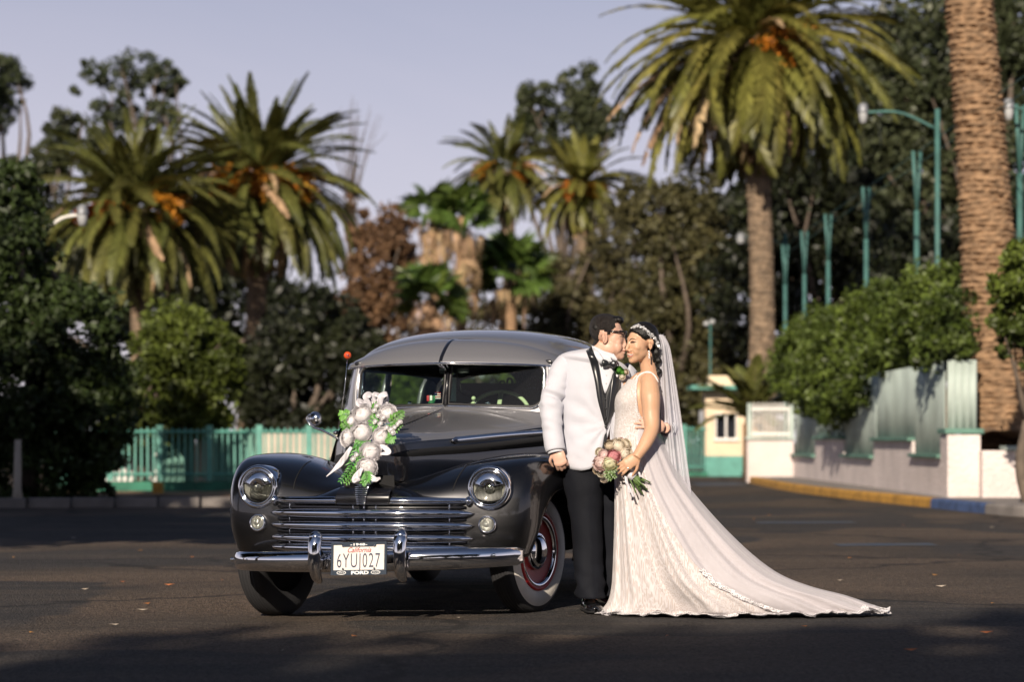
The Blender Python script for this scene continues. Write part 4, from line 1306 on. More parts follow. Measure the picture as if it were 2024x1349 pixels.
# ---- headlights and parking lamps
M['reflector'] = pmat('lamp_reflector', (.62, .62, .60), .4, .35, var=.2, scale=40)
M['lamp_flute'] = pmat('fluted_lamp_glass', (.24, .245, .22), .12, .5, var=.5, scale=60, stretch=(1, .1, .02), bump=1.2, bscale=70)
def lamp_axes(nrm):
    z = np.array(nrm) / np.linalg.norm(nrm)
    x = np.cross([0, 0, 1], z); x /= np.linalg.norm(x)
    return np.stack([x, np.cross(z, x), z], 1)
for s in (1, -1):
    c = np.array([s * .683, -.56, .731])
    A = lamp_axes((s * .06, -1, .04))
    ring = [(.126, -.09), (.126, .004), (.122, .018), (.113, .026), (.107, .024), (.104, .014), (.101, .019), (.096, .022), (.091, .018), (.089, .006)]
    o = MB().lathe(ring, 48, A, c).build('headlight', M['chrome'], car)
    MB().lathe([(.093, .005), (.07, .017), (.045, .024), (.02, .0275), (.0005, .028)], 40, A, c).build('lens', M['lens'], o)
    MB().lathe([(.0905, .002), (.075, -.02), (.05, -.042), (.02, -.052), (.0005, -.053)], 40, A, c).build('reflector', M['reflector'], o)
    MB().lathe([(.030, .006), (.026, .012), (.012, .016), (.0005, .0165)], 24, A, c).build('bulb_shield', M['chrome'], o)
    # half-lid shield across the upper lens
    lid = []
    for r_, h_ in ((.094, .010), (.075, .0215), (.05, .029), (.025, .0325)):
        lid.append([A @ np.array([r_ * math.cos(a), r_ * math.sin(a), h_]) + c for a in np.linspace(R(14), R(166), 28)])
    lid.append([A @ np.array([.0905 * math.cos(a) * .93, .0215 + .012 * math.sin((a - R(14)) / R(152) * math.pi), .029 - .012 * abs(math.cos(a))]) + c for a in np.linspace(R(14), R(166), 28)])
    MB().grid(np.array(lid)).build('lamp_lid', M['chrome'], o, solid=.003)
    fl = MB()
    for q in np.linspace(-.08, .08, 23):
        h0 = math.sqrt(max(.086 ** 2 - q * q, 0))
        fl.tube([A @ np.array([q, zz, .008 + .012 * (1 - (q * q + zz * zz) / .0082)]) + c for zz in np.linspace(-h0, min(h0, .02), 6)], .0011, 5)
    fl.build('lens_flutes', M['lamp_flute'], o)
    c2, _ = fend_hit(s * .676, .526)
    c2 = c2 + np.array([0, .004, 0])
    A2 = lamp_axes((s * .08, -1, .06))
    o = MB().lathe([(.052, -.02), (.052, .022), (.048, .032), (.042, .035), (.038, .03), (.036, .02)], 32, A2, c2).build('parking_lamp', M['chrome'], car)
    MB().lathe([(.038, .022), (.03, .034), (.029, .032), (.022, .042), (.021, .040), (.012, .047), (.0005, .05)], 28, A2, c2).build('lens', M['lamp_flute'], o)

# ---- grille
MB().grid(surf(np.array([[(x, -.655 + .13 * abs(x / .62) ** 2.2, z) for z in (.655, .55, .45, .36)] for x in np.linspace(-.565, .565, 9)]), 30, 8)).build('grille_shade_panel', M['black'], car)  # black panel over the nose sheet, painting in the shade between the bars
def bar(name, z, hw, h, y0, mat, y1=.155, zt=0, dep=.75):
    n = 41
    t = np.linspace(-1, 1, n)
    P = np.stack([t * hw, y0 + y1 * abs(t) ** 2.1, z + zt * t], 1)
    r = h / 2 * np.clip(np.sqrt(np.clip(1 - abs(t) ** 9, 0, 1)), .12, 1) * (1 - .22 * abs(t) ** 3)
    return MB().tube(P, r, 16, flat=1.0).build(name, mat, car)
for i, (z, hw) in enumerate(((.588, .603), (.519, .603), (.449, .603), (.392, .60))):
    bar('grille_bar', z, hw, .057, -.742, M['chrome'])
    MB().tube([(t * .555, -.715 + .13 * abs(t) ** 2.1, z + .034) for t in np.linspace(-1, 1, 25)], .009, 8).build('grille_bar', M['black_paint'], car)
for x in (-.47, -.062, .002, .07, .47):
    for z in (.622, .553, .484, .418):
        MB().tube([(x, -.72 + .15 * abs(x / .6) ** 2, z - .03), (x, -.72 + .15 * abs(x / .6) ** 2, z + .03)], .0055, 8).build('grille_stud', M['chrome'], car)
# upper moustache bar: painted top, chrome lower half
t = np.linspace(-1, 1, 61)
sec = []
for q in t:
    x = q * .578
    y = -.715 + .125 * abs(q) ** 2.1
    k = abs(q)
    e = max(0, 1 - k ** 10)
    top = .775 - .075 * min(1, k * 1.9) ** 1.2 - .045 * max(0, k - .35) / .65
    sec.append((x, y, e, top))
chr_, pnt = [], []
for x, y, e, top in sec:
    h0 = .635 + .012 * (1 - e)
    hm = .683 - .008 * abs(x / .58) ** 2
    chr_.append([(x, y + .06, h0), (x, y - .008 * e, h0 + .004), (x, y - .028 * e, h0 + .02), (x, y - .026 * e, hm - .014), (x, y - .006, hm)])
    pnt.append([(x, y - .006, hm), (x, y + .012, hm + (top - hm) * .30 * e), (x, y + .045, hm + (top - hm) * .66 * e), (x, y + .10, hm + (top - hm) * .95 * e), (x, y + .17, top * e + hm * (1 - e)), (x, y + .24, .70)])
MB().grid(np.array(chr_)).build('grille_moustache', M['chrome'], car)
MB().grid(np.array(pnt)).build('nose_panel', M['paint'], car)
for s in (1, -1):
    MB().ell((s * .574, -.592, .658), (.022, .035, .027)).build('moustache_tip', M['chrome'], car)
    MB().tube([(s * .155, -.745, .64), (s * .155, -.742, .682), (s * .15, -.715, .70)], .0035, 6).build('moustache_seam', M['black'], car)
blk = surf(np.array([[(x, y0, z) for x in (-.155, -.12, -.03, .03, .12, .155)] for y0, z in ((-.742, .638), (-.755, .66), (-.752, .69), (-.72, .715), (-.68, .735))]), 14, 24)
blk[:, :, 1] += .012 * (abs(blk[:, :, 0]) / .155) ** 2
MB().grid(blk).build('grille_centre_block', M['black_paint'], car)
em = MB()
for i in range(10):
    z = .642 + i * .0105
    em.box((0, -.762 + .004 * max(0, i - 5), z), (.050 + .0035 * i, .022, .006), bev=.0018)
em.build('nose_emblem', M['chrome'], car)
MB().ell((0, -.735, .765), (.062, .03, .026), nu=12, nv=20).build('emblem_crest', M['chrome'], car)
MB().grid([[(x, -.625, .735), (x, -.635, .80)] for x in np.linspace(-.15, .15, 8)]).build('nose_shade_panel', M['black'], car)  # black sheet painting in the shadowed gap below the hood nose

# ---- bumper, guards, plate
bump = empty('bumper_pivot_unused', (0, 0, 0)); bpy.data.objects.remove(bump)
BT = R(1.55)
def tilt(P, z0=.345):
    P = np.asarray(P, float)
    Q = P.copy()
    Q[..., 2] = P[..., 2] + math.tan(BT) * P[..., 0]
    return Q
prof = [(.052, -.062), (.02, -.064), (-.012, -.056), (-.030, -.034), (-.036, -.004), (-.036, .016), (-.030, .036), (-.016, .052), (.004, .058), (.05, .056)]
rows = []
for q in np.linspace(-1, 1, 61):
    k = abs(q)
    x = .03 + .868 * q * (1 - .02 * k ** 6)
    y = -.90 + .19 * k ** 2.0 + .14 * k ** 7
    sc = 1 - .16 * k ** 3 - (.25 * max(0, k - .965) / .035)
    rows.append([(x, y + a * sc, .335 + b * sc) for a, b in prof])
BR = tilt(np.array(rows))
bo = MB().grid(BR).build('front_bumper', M['chrome'], car)
for s in (0, -1):
    e = BR[s]
    MB().add(np.concatenate([e, [e.mean(0)]]), [(i, i + 1, len(e)) for i in range(len(e) - 1)]).build('bumper_end_cap', M['chrome'], bo)
for s in (1, -1):
    MB().ell(tilt((s * .765, -.735 - .03, .345)), (.012, .01, .012)).build('bumper_bolt', M['chrome'], bo)
    x = s * .245 + .05
    P = [(x, -.915, .225), (x, -.955, .25), (x, -.985, .30), (x, -.99, .36), (x, -.985, .42), (x, -.968, .465), (x, -.945, .488)]
    g = MB().tube(cr1(tilt(P), 26), cr1([[.022], [.030], [.035], [.037], [.038], [.036], [.012]], 26)[:, 0], 16, flat=.8, up=(0, -1, 0)).build('bumper_guard', M['chrome'], car)
    MB().ell(tilt((x, -.965, .468)), (.037, .034, .036)).build('guard_knob', M['chrome'], g)
    MB().tube([(x, -.92, .36), (x, -.55, .36)], .03, 8).build('bumper_bracket', M['black'], bo)

M['plate'] = pmat('licence_plate_white', (.68, .64, .60), .4, var=.04, scale=20)
M['plate_blue'] = pmat('plate_lettering_blue', (.010, .016, .055), .5)
M['plate_red'] = pmat('plate_lettering_red', (.30, .02, .025), .5)
M['frame_blue'] = pmat('plate_frame_navy', (.014, .026, .045), .35, coat=.5)
M['white_letter'] = pmat('white_lettering', (.75, .75, .74), .5)
PC = np.array([.072, -1.012, .356])          # plate centre
PA = R(3.0)
def on_plate(V, yo=0.):
    V = np.asarray(V, float)
    x, z, d = V[:, 0], V[:, 1], V[:, 2]
    P = np.stack([x, -d - yo, z], 1)
    ca, sa = math.cos(PA), math.sin(PA)
    P = np.stack([P[:, 0], P[:, 1] * ca - P[:, 2] * sa * -1, P[:, 2] * ca], 1)
    P[:, 2] += math.tan(BT) * 1.1 * P[:, 0]
    return P + PC
pl = MB()
def prect(mb, x0, x1, z0, z1, d0, d1):
    V = [(x, z, d) for x in (x0, x1) for z in (z0, z1) for d in (d0, d1)]
    return mb.add(on_plate(V), [(0, 1, 3, 2), (4, 6, 7, 5), (0, 4, 5, 1), (2, 3, 7, 6), (0, 2, 6, 4), (1, 5, 7, 3)])
plate = prect(MB(), -.150, .150, -.076, .076, 0, .003).build('licence_plate', M['plate'], car, smooth=False)
fr = MB()
prect(fr, -.159, -.146, -.092, .086, -.002, .010)
prect(fr, .146, .159, -.092, .086, -.002, .010)
prect(fr, -.1455, .1455, -.093, -.0655, -.002, .009)
prect(fr, -.1455, .1455, .0735, .0865, -.002, .009)
prect(fr, -.098, .098, .062, .0733, -.002, .0085)
fr.build('plate_frame', M['frame_blue'], plate, smooth=False)
def plate_text(name, txt, size, x, z, sx, sz, mat, shear=0, bold=0, sp=1.0, d=.0035):
    V, Fs = text_mb(txt, size, shear, bold, .0006, sp)
    V = V * np.array([sx, sz, 1]) + np.array([x, z, d])
    return MB().add(on_plate(V), Fs).build(name, mat, plate, smooth=False)
plate_text('plate_number', '6YUJ027', .1, -.004, -.052, .62, 1.12, M['plate_blue'], bold=-.0005, sp=1.16)
plate_text('plate_state_name', 'California', .040, -.002, .030, .88, 1.0, M['plate_red'], shear=.45, bold=.0004)
plate_text('frame_lettering', '-1948-', .019, 0, .067, 1.75, .93, M['white_letter'], bold=.0008, sp=1.1, d=.0102)
plate_text('frame_lettering', 'FORD', .024, .008, -.0885, 1.6, 1.0, M['white_letter'], bold=.0011, d=.0102)
for s in (-1, 1):
    q = MB()
    a = np.linspace(0, 2 * math.pi, 24, endpoint=False)
    q.grid([on_plate(np.stack([s * .098 + .027 * np.cos(a), -.0795 + .0105 * np.sin(a), np.full(24, .0105)], 1)),
            on_plate(np.stack([s * .098 + .0235 * np.cos(a), -.0795 + .008 * np.sin(a), np.full(24, .0105)], 1))], False, True)
    V, Fs = text_mb('Ford', .013, .35, 0, .0004)
    q.add(on_plate(V * np.array([1.2, 1, 1]) + np.array([s * .098, -.083, .0102])), Fs)
    q.build('frame_emblem', M['white_letter'], plate, smooth=False)
for x, z in ((-.088, .066), (.088, .066), (-.09, -.058), (.09, -.058)):
    MB().ell(on_plate([(x, z, .010)])[0], (.006, .004, .006), nu=8, nv=10).build('plate_bolt', M['chrome'], plate)
for s in (-1, 1):
    prect(MB(), s * .126 - .014, s * .126 + .014, .045, .062, .003, .0036).build('plate_sticker', M['whitewall'], plate, smooth=False)

# ---- wheels
def wheel(x, y, z, steer, side):
    w_ = empty('wheel', (x, y, z))
    w_.rotation_euler.z = steer
    w_.parent = car
    A = np.array([[0, 0, 1], [0, 1, 0], [-1, 0, 0]]) if side > 0 else np.array([[0, 0, -1], [0, 1, 0], [1, 0, 0]])
    t = MB().lathe([(.215, -.062), (.25, -.076), (.30, -.080), (.335, -.070), (.352, -.056), (.355, -.03), (.356, 0), (.355, .03), (.352, .056), (.338, .069), (.318, .0765)], 64, A)
    t.build('tyre', M['rubber'], w_)
    gr = MB()
    for k in (-.04, -.02, 0, .02, .04):
        gr.lathe([(.3565, k - .0075), (.3585, k - .006), (.3585, k + .006), (.3565, k + .0075)], 64, A)
    gr.build('tread', M['rubber'], w_)
    MB().lathe([(.318, .0765), (.312, .080), (.28, .083), (.24, .082), (.226, .072)], 64, A).build('whitewall', M['whitewall'], w_)
    MB().lathe([(.229, .070), (.229, .080), (.222, .085), (.207, .082), (.204, .072), (.190, .064), (.15, .056), (.10, .052), (.0, .052)], 64, A).build('rim', M['red_rim'], w_)
    MB().lathe([(.206, .070), (.206, .082), (.198, .085), (.186, .078), (.183, .066)], 64, A).build('trim_ring', M['chrome'], w_)
    MB().lathe([(.108, .050), (.108, .066), (.102, .072), (.094, .070), (.087, .082), (.068, .096), (.045, .104), (.02, .108), (.0, .1085)], 48, A).build('hubcap', M['chrome'], w_)
    MB().lathe([(.215, -.062), (.21, -.02), (.0, -.02)], 32, A).build('brake_drum', M['black'], w_)
    if side > 0 and y < 1:
        tx = MB()
        V, Fs = text_mb('U.S. ROYAL', .026, 0, .0003, .001)
        r0 = .292
        an = .62 + V[:, 0] / r0
        rr = r0 - V[:, 1] + .01
        P = np.stack([.0805 + V[:, 2], rr * np.sin(-an + 0) * 1, -rr * np.cos(an)], 1)
        P[:, 1] = rr * np.sin(an)
        tx.add(P, Fs).build('sidewall_lettering', M['whitewall'], w_, smooth=False)
    return w_
wheel(.755, 0, .358, R(-14), 1)
wheel(-.775, 0, .313, R(-12), -1)
wheel(.755, 2.9, .358, 0, 1)
wheel(-.755, 2.9, .358, 0, -1)
ub = MB().box((0, 1.75, .46), (1.12, 4.4, .36))
ub.build('underbody_light_block', M['black'], car, smooth=False)  # plain black box added to block light under the body
MB().box((0, -.42, .40), (.95, .28, .22)).build('front_valance', M['black'], car, smooth=False)
MB().tube([(-.70, 0, .33), (.70, 0, .36)], .035, 8).build('front_axle', M['black'], car)
MB().box((.0, 2.95, .44), (1.5, .7, .3)).build('rear_axle_housing', M['black'], car, smooth=False)

# ---- interior
M['vinyl'] = pmat('dark_teal_vinyl', (.025, .05, .055), .5)
M['ivory'] = pmat('ivory_plastic', (.50, .56, .36), .3, coat=.4, var=.05)
M['chenille'] = pmat('white_fringed_cloth', (.45, .58, .50), .9, bump=1, bscale=150)
MB().box((0, 1.10, 1.07), (1.30, .10, .12), bev=.03).build('dashboard', M['black_paint'], car)
MB().box((0, 1.98, .88), (1.36, .18, .56), bev=.07).build('front_seat', M['vinyl'], car)
MB().box((0, 2.86, .93), (1.34, .18, .52), bev=.07).build('rear_seat', M['vinyl'], car)
MB().box((0, 2.05, .62), (1.46, 2.0, .06)).build('cabin_floor', M['black'], car, smooth=False)
for s in (1, -1):
    MB().add([(s * .70, 1.2, .6), (s * .70, 3.0, .6), (s * .72, 3.0, 1.12), (s * .72, 1.2, 1.12)], [(0, 1, 2, 3)]).build('door_trim', M['vinyl'], car, smooth=False)
sw = np.array([.235, 1.22, 1.125])
tl = R(32)
e1, e2 = np.array([1, 0, 0]), np.array([0, math.sin(tl), math.cos(tl)])
st = MB().tube([sw + .215 * (math.cos(a) * e1 + math.sin(a) * e2) for a in np.linspace(0, 2 * math.pi, 48, endpoint=False)], .0125, 10, closed=True)
for a in (R(90), R(210), R(330)):
    st.tube([sw, sw + .21 * (math.cos(a) * e1 + math.sin(a) * e2)], .016, 8, flat=.5)
st.ell(sw, (.05, .03, .05))
so = st.build('steering_wheel', M['ivory'], car)
MB().tube([sw, sw + np.array([0, -.18, -.18])], .022, 8).build('steering_column', M['black'], so)
mi_ = MB().box((.015, 1.02, 1.44), (.20, .02, .05), bev=.01).build('rear_view_mirror', M['black_paint'], car)
MB().tube([(.03, 1.05, 1.43), (.05, 1.06, 1.30)], .004, 6).build('hanging_beads', M['black'], car)
ch = MB()
c0 = cl(893, 770, 1.06)
for i in range(15):
    zz = .075 - .01 * i
    ch.tube([c0 + np.array([-.028, 0, zz]), c0 + np.array([0, -.012, zz - .004]), c0 + np.array([.028, 0, zz - .008])], .0075, 6)
ch.build('hanging_cloth', M['chenille'], car)
kn = cl(936, 788, 1.2)
MB().tube([kn, kn + np.array([.03, 0, -.06])], .004, 6).build('shift_lever', M['chrome'], car)
MB().ell(kn, (.014, .014, .014)).build('shift_knob', M['ivory'], car)
M['green'] = pmat('flag_green', (.01, .12, .04), .6)
M['red'] = pmat('flag_red', (.42, .02, .03), .6)
M['white_cloth'] = pmat('white_cloth', (.72, .70, .68), .7, var=.04)
fb = cl(853, 792, 1.02)
fo = MB().box(fb + np.array([.01, 0, .0]), (.09, .002, .004)).build('flag_stand', M['chrome'], car)
for i, m_ in enumerate(('red', 'white_cloth', 'green')):
    MB().box(cl(846 + 6 * i, 788, 1.02), (.0165, .003, .036), bev=.001).build('flag_stripe', M[m_], fo)
fc = cl(865, 783, 1.02)
for i in range(6):
    MB().box(fc + np.array([0, 0, .018 - .0068 * i]), (.04, .002, .0062)).build('flag_stripe', M['red' if i % 2 == 0 else 'white_cloth'], fo)
MB().box(fc + np.array([-.011, -.003, .011]), (.018, .002, .018)).build('flag_canton', M['plate_blue'], fo)
MB().ell(cl(853, 797, 1.02), (.022, .02, .016)).build('dash_ornament', M['green'], car)
# mirrored blackletter strokes on the rear window
M['decal'] = pmat('black_vinyl_decal', (.004, .004, .005), .6)
dm = MB()
def rw(u, v):
    r = np.array([(u - 1012) / F, 1, (870 - v) / F]); c = np.array([0, 0, HC])
    y = 3.2
    for _ in range(6):
        p = cl(u, v, y); y = rear_y(p[0], p[2]) - .016
    return cl(u, v, y)
def stroke(pts, wpx):
    P = [rw(*q) for q in pts]
    dm.tube(cr1(P, max(4, 4 * len(P))), wpx * 17.4 / F, 6, flat=.25, up=(0, -1, 0))
Z = lambda x, y: (940 + x / 12.264, 710 + y / 12.264)
stroke([Z(560, 600), Z(470, 510), Z(400, 500), Z(420, 560), Z(540, 690)], .7)
stroke([Z(560, 760), Z(600, 560), Z(700, 560), Z(690, 700), Z(600, 720)], 2)
stroke([Z(760, 790), Z(770, 530), Z(840, 470), Z(890, 560), Z(890, 790)], 2.4)
stroke([Z(1010, 340), Z(1010, 880)], 2.6)
stroke([Z(940, 490), Z(1060, 480)], 1.3)
stroke([Z(1135, 330), Z(1140, 880)], 2.4)
stroke([Z(1265, 330), Z(1260, 900)], 2.6)
stroke([Z(1090, 640), Z(1300, 640)], 1.3)
stroke([Z(1350, 760), Z(1340, 540), Z(1420, 470), Z(1480, 560), Z(1480, 760)], 2.2)
stroke([Z(1560, 480), Z(1550, 800)], 2.4)
dm.build('rear_window_lettering', M['decal'], car)

# ---- mirror and antenna
mc = cl(622, 829, 1.04)
A = lamp_axes((-.1, -1, 0))
mo = MB().lathe([(.001, .022), (.025, .018), (.042, .006), (.048, -.006), (.046, -.012), (.001, -.012)], 32, A, mc).build('side_mirror', M['chrome'], car)
MB().tube(cr1([cl(u, v, 1.03) for u, v in ((668, 868), (640, 853), (622, 846), (609, 836), (607, 826), (613, 820))], 24), .007, 8).build('mirror_arm', M['chrome'], mo)
aq = [cl(u, v, 1.02) for u, v in ((668, 850), (681, 770), (687, 706))]
ao = MB().tube([aq[0], aq[1], aq[2]], .0028, 6).build('antenna', M['chrome'], car)
M['orange'] = pmat('orange_ball', (.62, .075, .015), .4, var=.05)
bc = cl(687, 703, 1.02)
MB().ell(bc, (.024, .024, .024), nu=20, nv=28).build('antenna_ball', M['orange'], ao)
V, Fs = text_mb('76', .022, 0, .0008, .0005)
P = np.stack([V[:, 0], np.full(len(V), 0.), V[:, 1] - .008], 1)
P[:, 1] = -np.sqrt(np.maximum(.0248 ** 2 - P[:, 0] ** 2 - P[:, 2] ** 2, 0)) - V[:, 2] * .5
ca, sa = math.cos(YAW), math.sin(YAW)
P = np.stack([P[:, 0] * ca - P[:, 1] * sa, P[:, 0] * sa + P[:, 1] * ca, P[:, 2]], 1)
MB().add(P + bc, Fs).build('ball_lettering', M['plate_blue'], ao, smooth=False)
# ================================================================== flowers
M['petal_white'] = pmat('white_petal', (.88, .86, .87), .6, var=.03, scale=30, island=.05, trans=.38)
M['petal_cream'] = pmat('cream_petal', (.82, .76, .65), .6, var=.08, scale=30, island=.08, trans=.38)
M['petal_blush'] = pmat('blush_petal', (.82, .67, .64), .6, var=.08, scale=30, island=.1, trans=.38)
M['petal_pink'] = pmat('pink_petal', (.74, .36, .38), .6, var=.1, scale=30, island=.1, trans=.38)
M['petal_green'] = pmat('pale_green_petal', (.78, .76, .56), .6, var=.08, scale=30, island=.1, trans=.38)
M['petal_brown'] = pmat('dried_brown_petal', (.55, .44, .34), .7, var=.2, scale=30, island=.2, trans=.1)
M['stem'] = pmat('green_stem', (.10, .17, .045), .45, var=.2, scale=20)
M['garland_leaf'] = leaf_mat('garland_leaf', (.05, .20, .025), .4, .3, .25, col2=(.12, .34, .05), scale=8)
M['ribbon'] = pmat('white_satin_ribbon', (.60, .58, .62), .42, var=.05, scale=10, sheen=.3)

def bloom_mesh(name, seed, layers=7, per=9, mat=None, ruffle=.12, open_=1.25):
    """cupped petals in overlapping shells around local +z, radius about 1"""
    rg = np.random.default_rng(seed)
    m = MB()
    for L in range(layers):
        t = L / (layers - 1)                      # 0 core, 1 outer
        k = max(4, int(per * (.5 + .5 * t)))
        for i in range(k):
            a0 = 2 * math.pi * (i + .5 * (L % 2)) / k + rg.normal() * .15
            rho = (.58 + .34 * t) * rg.uniform(.97, 1.03)
            top = R(8 + 58 * t ** 1.2 * open_ / 1.25) + rg.normal() * .10
            half = (1.15 - .35 * t) * rg.uniform(.85, 1.1) * 2.2 / math.sqrt(k)
            rows = []
            for q in np.linspace(0, 1, 6):
                row = []
                ph = R(128) + (top - R(128)) * q
                for p in np.linspace(-1, 1, 6):
                    hw = half * (.35 + .65 * math.sin(math.pi * (.15 + .62 * q)))
                    ph2 = ph + .30 * p * p * q * (1 - .3 * t)
                    fl = 1 + .20 * q ** 3 * (.5 + 1.0 * t) + ruffle * q ** 2 * math.sin(p * 5 + i * 2.3 + L) * .22 + .05 * p * p
                    az = a0 + p * hw / max(.45, math.sin(min(max(ph2, .5), 2.4)))
                    r = rho * fl
                    row.append((r * math.sin(ph2) * math.cos(az), r * math.sin(ph2) * math.sin(az), r * math.cos(ph2) * .82 + rg.normal() * .008))
                rows.append(row)
            m.grid(np.array(rows))
    m.ell((0, 0, 0), (.55, .55, .46), None, 8, 10)
    me = bpy.data.meshes.new(name)
    me.from_pydata(np.concatenate(m.v).tolist(), [], m.f)
    me.polygons.foreach_set('use_smooth', [True] * len(me.polygons))
    me.materials.append(mat)
    return me

def put_bloom(me, name, parent, loc, r, facing, roll=0):
    o = link(name, me, None, parent)
    o.location = loc
    o.scale = (r, r, r)
    q = Vector(facing).to_track_quat('Z', 'Y')
    o.rotation_euler = (q.to_matrix() @ Matrix.Rotation(roll, 3, 'Z')).to_euler()
    return o

def leafy(name, mat, parent, path, n, ln, wd, seed, droop=.2):
    """a sprig: stem with leaves on both sides"""
    rg = np.random.default_rng(seed)
    P = cr1(path, n)
    T = np.gradient(P, axis=0); T /= np.linalg.norm(T, axis=1)[:, None]
    m = MB()
    vw = np.array([0, -1, .3])
    for i in range(n):
        s_ = np.cross(T[i], vw); s_ /= np.linalg.norm(s_)
        for s in (-1, 1):
            l_ = ln * (1 - .6 * (i / n) ** 2) * rg.uniform(.8, 1.15)
            d = s * s_ * .9 + T[i] * .5 + vw * .15 * rg.normal()
            d /= np.linalg.norm(d)
            w_ = np.cross(d, vw); w_ /= np.linalg.norm(w_)
            b = P[i]
            m.add([b, b + d * l_ * .5 + w_ * wd, b + d * l_ + np.array([0, 0, -droop * l_]), b + d * l_ * .5 - w_ * wd, b + d * l_ * .5 - vw * -.1 * wd], [(0, 1, 4), (1, 2, 4), (2, 3, 4), (3, 0, 4)])
    m.tube(P, .0018, 4)
    return m.build(name, mat, parent, fixn=False, smooth=False)

# ---- garland on the hood, in car coordinates at its own root
gar = empty('flower_garland', CO, -YAW)
tag(gar, 'spray of white silk peonies, fern and satin ribbon on the car hood', 'flower garland')
def gy(v): return -.715 + .17 * (930 - v) / 130
peo = [bloom_mesh('peony', 40 + i, 8, 11, M['petal_white'], .2) for i in range(3)]
for i, (u, v, r, fx, fz) in enumerate(((717, 821, 20, -.1, .35), (766, 818, 17.5, .3, .3), (715, 857, 21, -.1, .05), (754, 865, 18, .55, .1), (687, 867, 16, -.8, .1), (733, 895, 20, .15, .0), (726, 924, 19, .05, -.25), (694, 834, 12, -.6, .4))):
    p = cl(u, v, gy(v) - .02)
    put_bloom(peo[i % 3], 'peony', gar, p, r * 13.6 / F * .98, (fx + .1, -1, fz), i * 1.3)
for i, pth in enumerate(([(708, 878), (700, 905), (690, 930), (673, 952)], [(716, 890), (712, 915), (700, 935), (684, 955)], [(722, 930), (724, 945), (716, 955)])):
    leafy('fern', M['garland_leaf'], gar, [cl(u, v, gy(v) - .035) for u, v in pth], 14, .045, .005, 60 + i)
for i, pth in enumerate(([(770, 835), (783, 825), (794, 815)], [(765, 850), (778, 845), (790, 838)], [(740, 830), (746, 812), (742, 800)], [(700, 850), (688, 845), (680, 838)], [(700, 878), (715, 880), (728, 878)], [(745, 845), (735, 838), (742, 825)], [(690, 822), (680, 820), (674, 822)], [(760, 870), (768, 866), (776, 862)])):
    leafy('leaf_sprig', M['garland_leaf'], gar, [cl(u, v, gy(v) - .03) for u, v in pth], 6, .045, .012, 80 + i)
sm = bloom_mesh('small_blossom', 77, 3, 5, M['petal_white'])
for i, (u, v) in enumerate(((740, 812), (748, 822), (742, 834), (752, 838), (764, 846), (772, 850), (780, 846), (786, 840), (758, 826), (745, 803), (776, 856), (705, 900), (698, 908), (790, 835), (754, 812))):
    put_bloom(sm, 'small_blossom', gar, cl(u, v, gy(v) - .05), .014, (RNG.normal() * .4, -1, .3))
def ribbon(name, pts, wid, par, twist=0., up=(0, -1, 0)):
    P = cr1(pts, 26)
    T = np.gradient(P, axis=0); T /= np.linalg.norm(T, axis=1)[:, None] + 1e-9
    rows = []
    for i in range(len(P)):
        s_ = np.cross(T[i], up); s_ /= np.linalg.norm(s_) + 1e-9
        a = twist * math.sin(i / 25 * 5)
        n_ = np.cross(s_, T[i])
        d = s_ * math.cos(a) + n_ * math.sin(a)
        w_ = wid if np.isscalar(wid) else np.interp(i / 25, np.linspace(0, 1, len(wid)), wid)
        rows.append([P[i] + d * w_ * q + n_ * w_ * .16 * math.sin(q * 4 + i * .9) for q in np.linspace(-1, 1, 7)])
    return MB().grid(np.array(rows)).build(name, M['ribbon'], par, solid=.0012)
for i, pts in enumerate(([(738, 815, 0), (728, 797, -.03), (724, 785, -.05), (734, 781, -.02), (741, 800, 0), (740, 815, 0)],
                         [(742, 815, 0), (750, 800, -.03), (755, 783, -.05), (766, 781, -.03), (762, 795, .01), (745, 815, .02)],
                         [(736, 815, 0), (720, 806, -.02), (711, 800, -.05), (713, 793, -.03), (722, 800, 0), (738, 812, 0)],
                         [(740, 812, .02), (738, 795, .02), (742, 782, .0), (749, 783, .03), (746, 800, .04)])):
    ribbon('bow_loop', [cl(u, v, gy(v) + dy) for u, v, dy in pts], (.010, .019, .021, .018, .010), gar, .3, up=(.6, -.3, .5))
ribbon('ribbon_tail', [cl(u, v, gy(v) - .05) for u, v in ((694, 884), (682, 905), (668, 922), (645, 943))], (.008, .017, .015, .003), gar, .7)
ribbon('ribbon_tail', [cl(u, v, gy(v) - .06) for u, v in ((716, 926), (708, 938), (700, 950), (712, 948))], (.008, .018, .016, .008), gar, .5)
ribbon('ribbon_tail', [cl(u, v, gy(v) - .02) for u, v in ((745, 880), (760, 885), (768, 895), (752, 898))], (.008, .015, .015, .008), gar, .6)
ribbon('ribbon_tail', [cl(u, v, gy(v) - .03) for u, v in ((728, 935), (740, 948), (752, 946))], (.01, .016, .006), gar, .4)

# ================================================================== people
def unit(v):
    v = np.array(v, float)
    return v / np.linalg.norm(v)

class Frame:
    def __init__(s, c, f, up=(0, 0, 1), k=1.0):
        s.c = np.array(c, float)
        s.f = unit(f)
        u = np.array(up, float)
        s.u = unit(u - s.f * (u @ s.f))
        s.l = np.cross(s.u, s.f)
        s.k = k
        s.M = np.stack([s.f, s.l, s.u], 1)
    def p(s, a, b, c): return s.c + s.k * (s.f * a + s.l * b + s.u * c)
    def ell(s, mb, c, r, nu=16, nv=22): mb.ell(s.p(*c), np.array(r) * s.k, s.M, nu, nv)
    def tube(s, mb, pts, r, n=12): mb.tube([s.p(*q) for q in pts], np.array(r) * s.k, n)

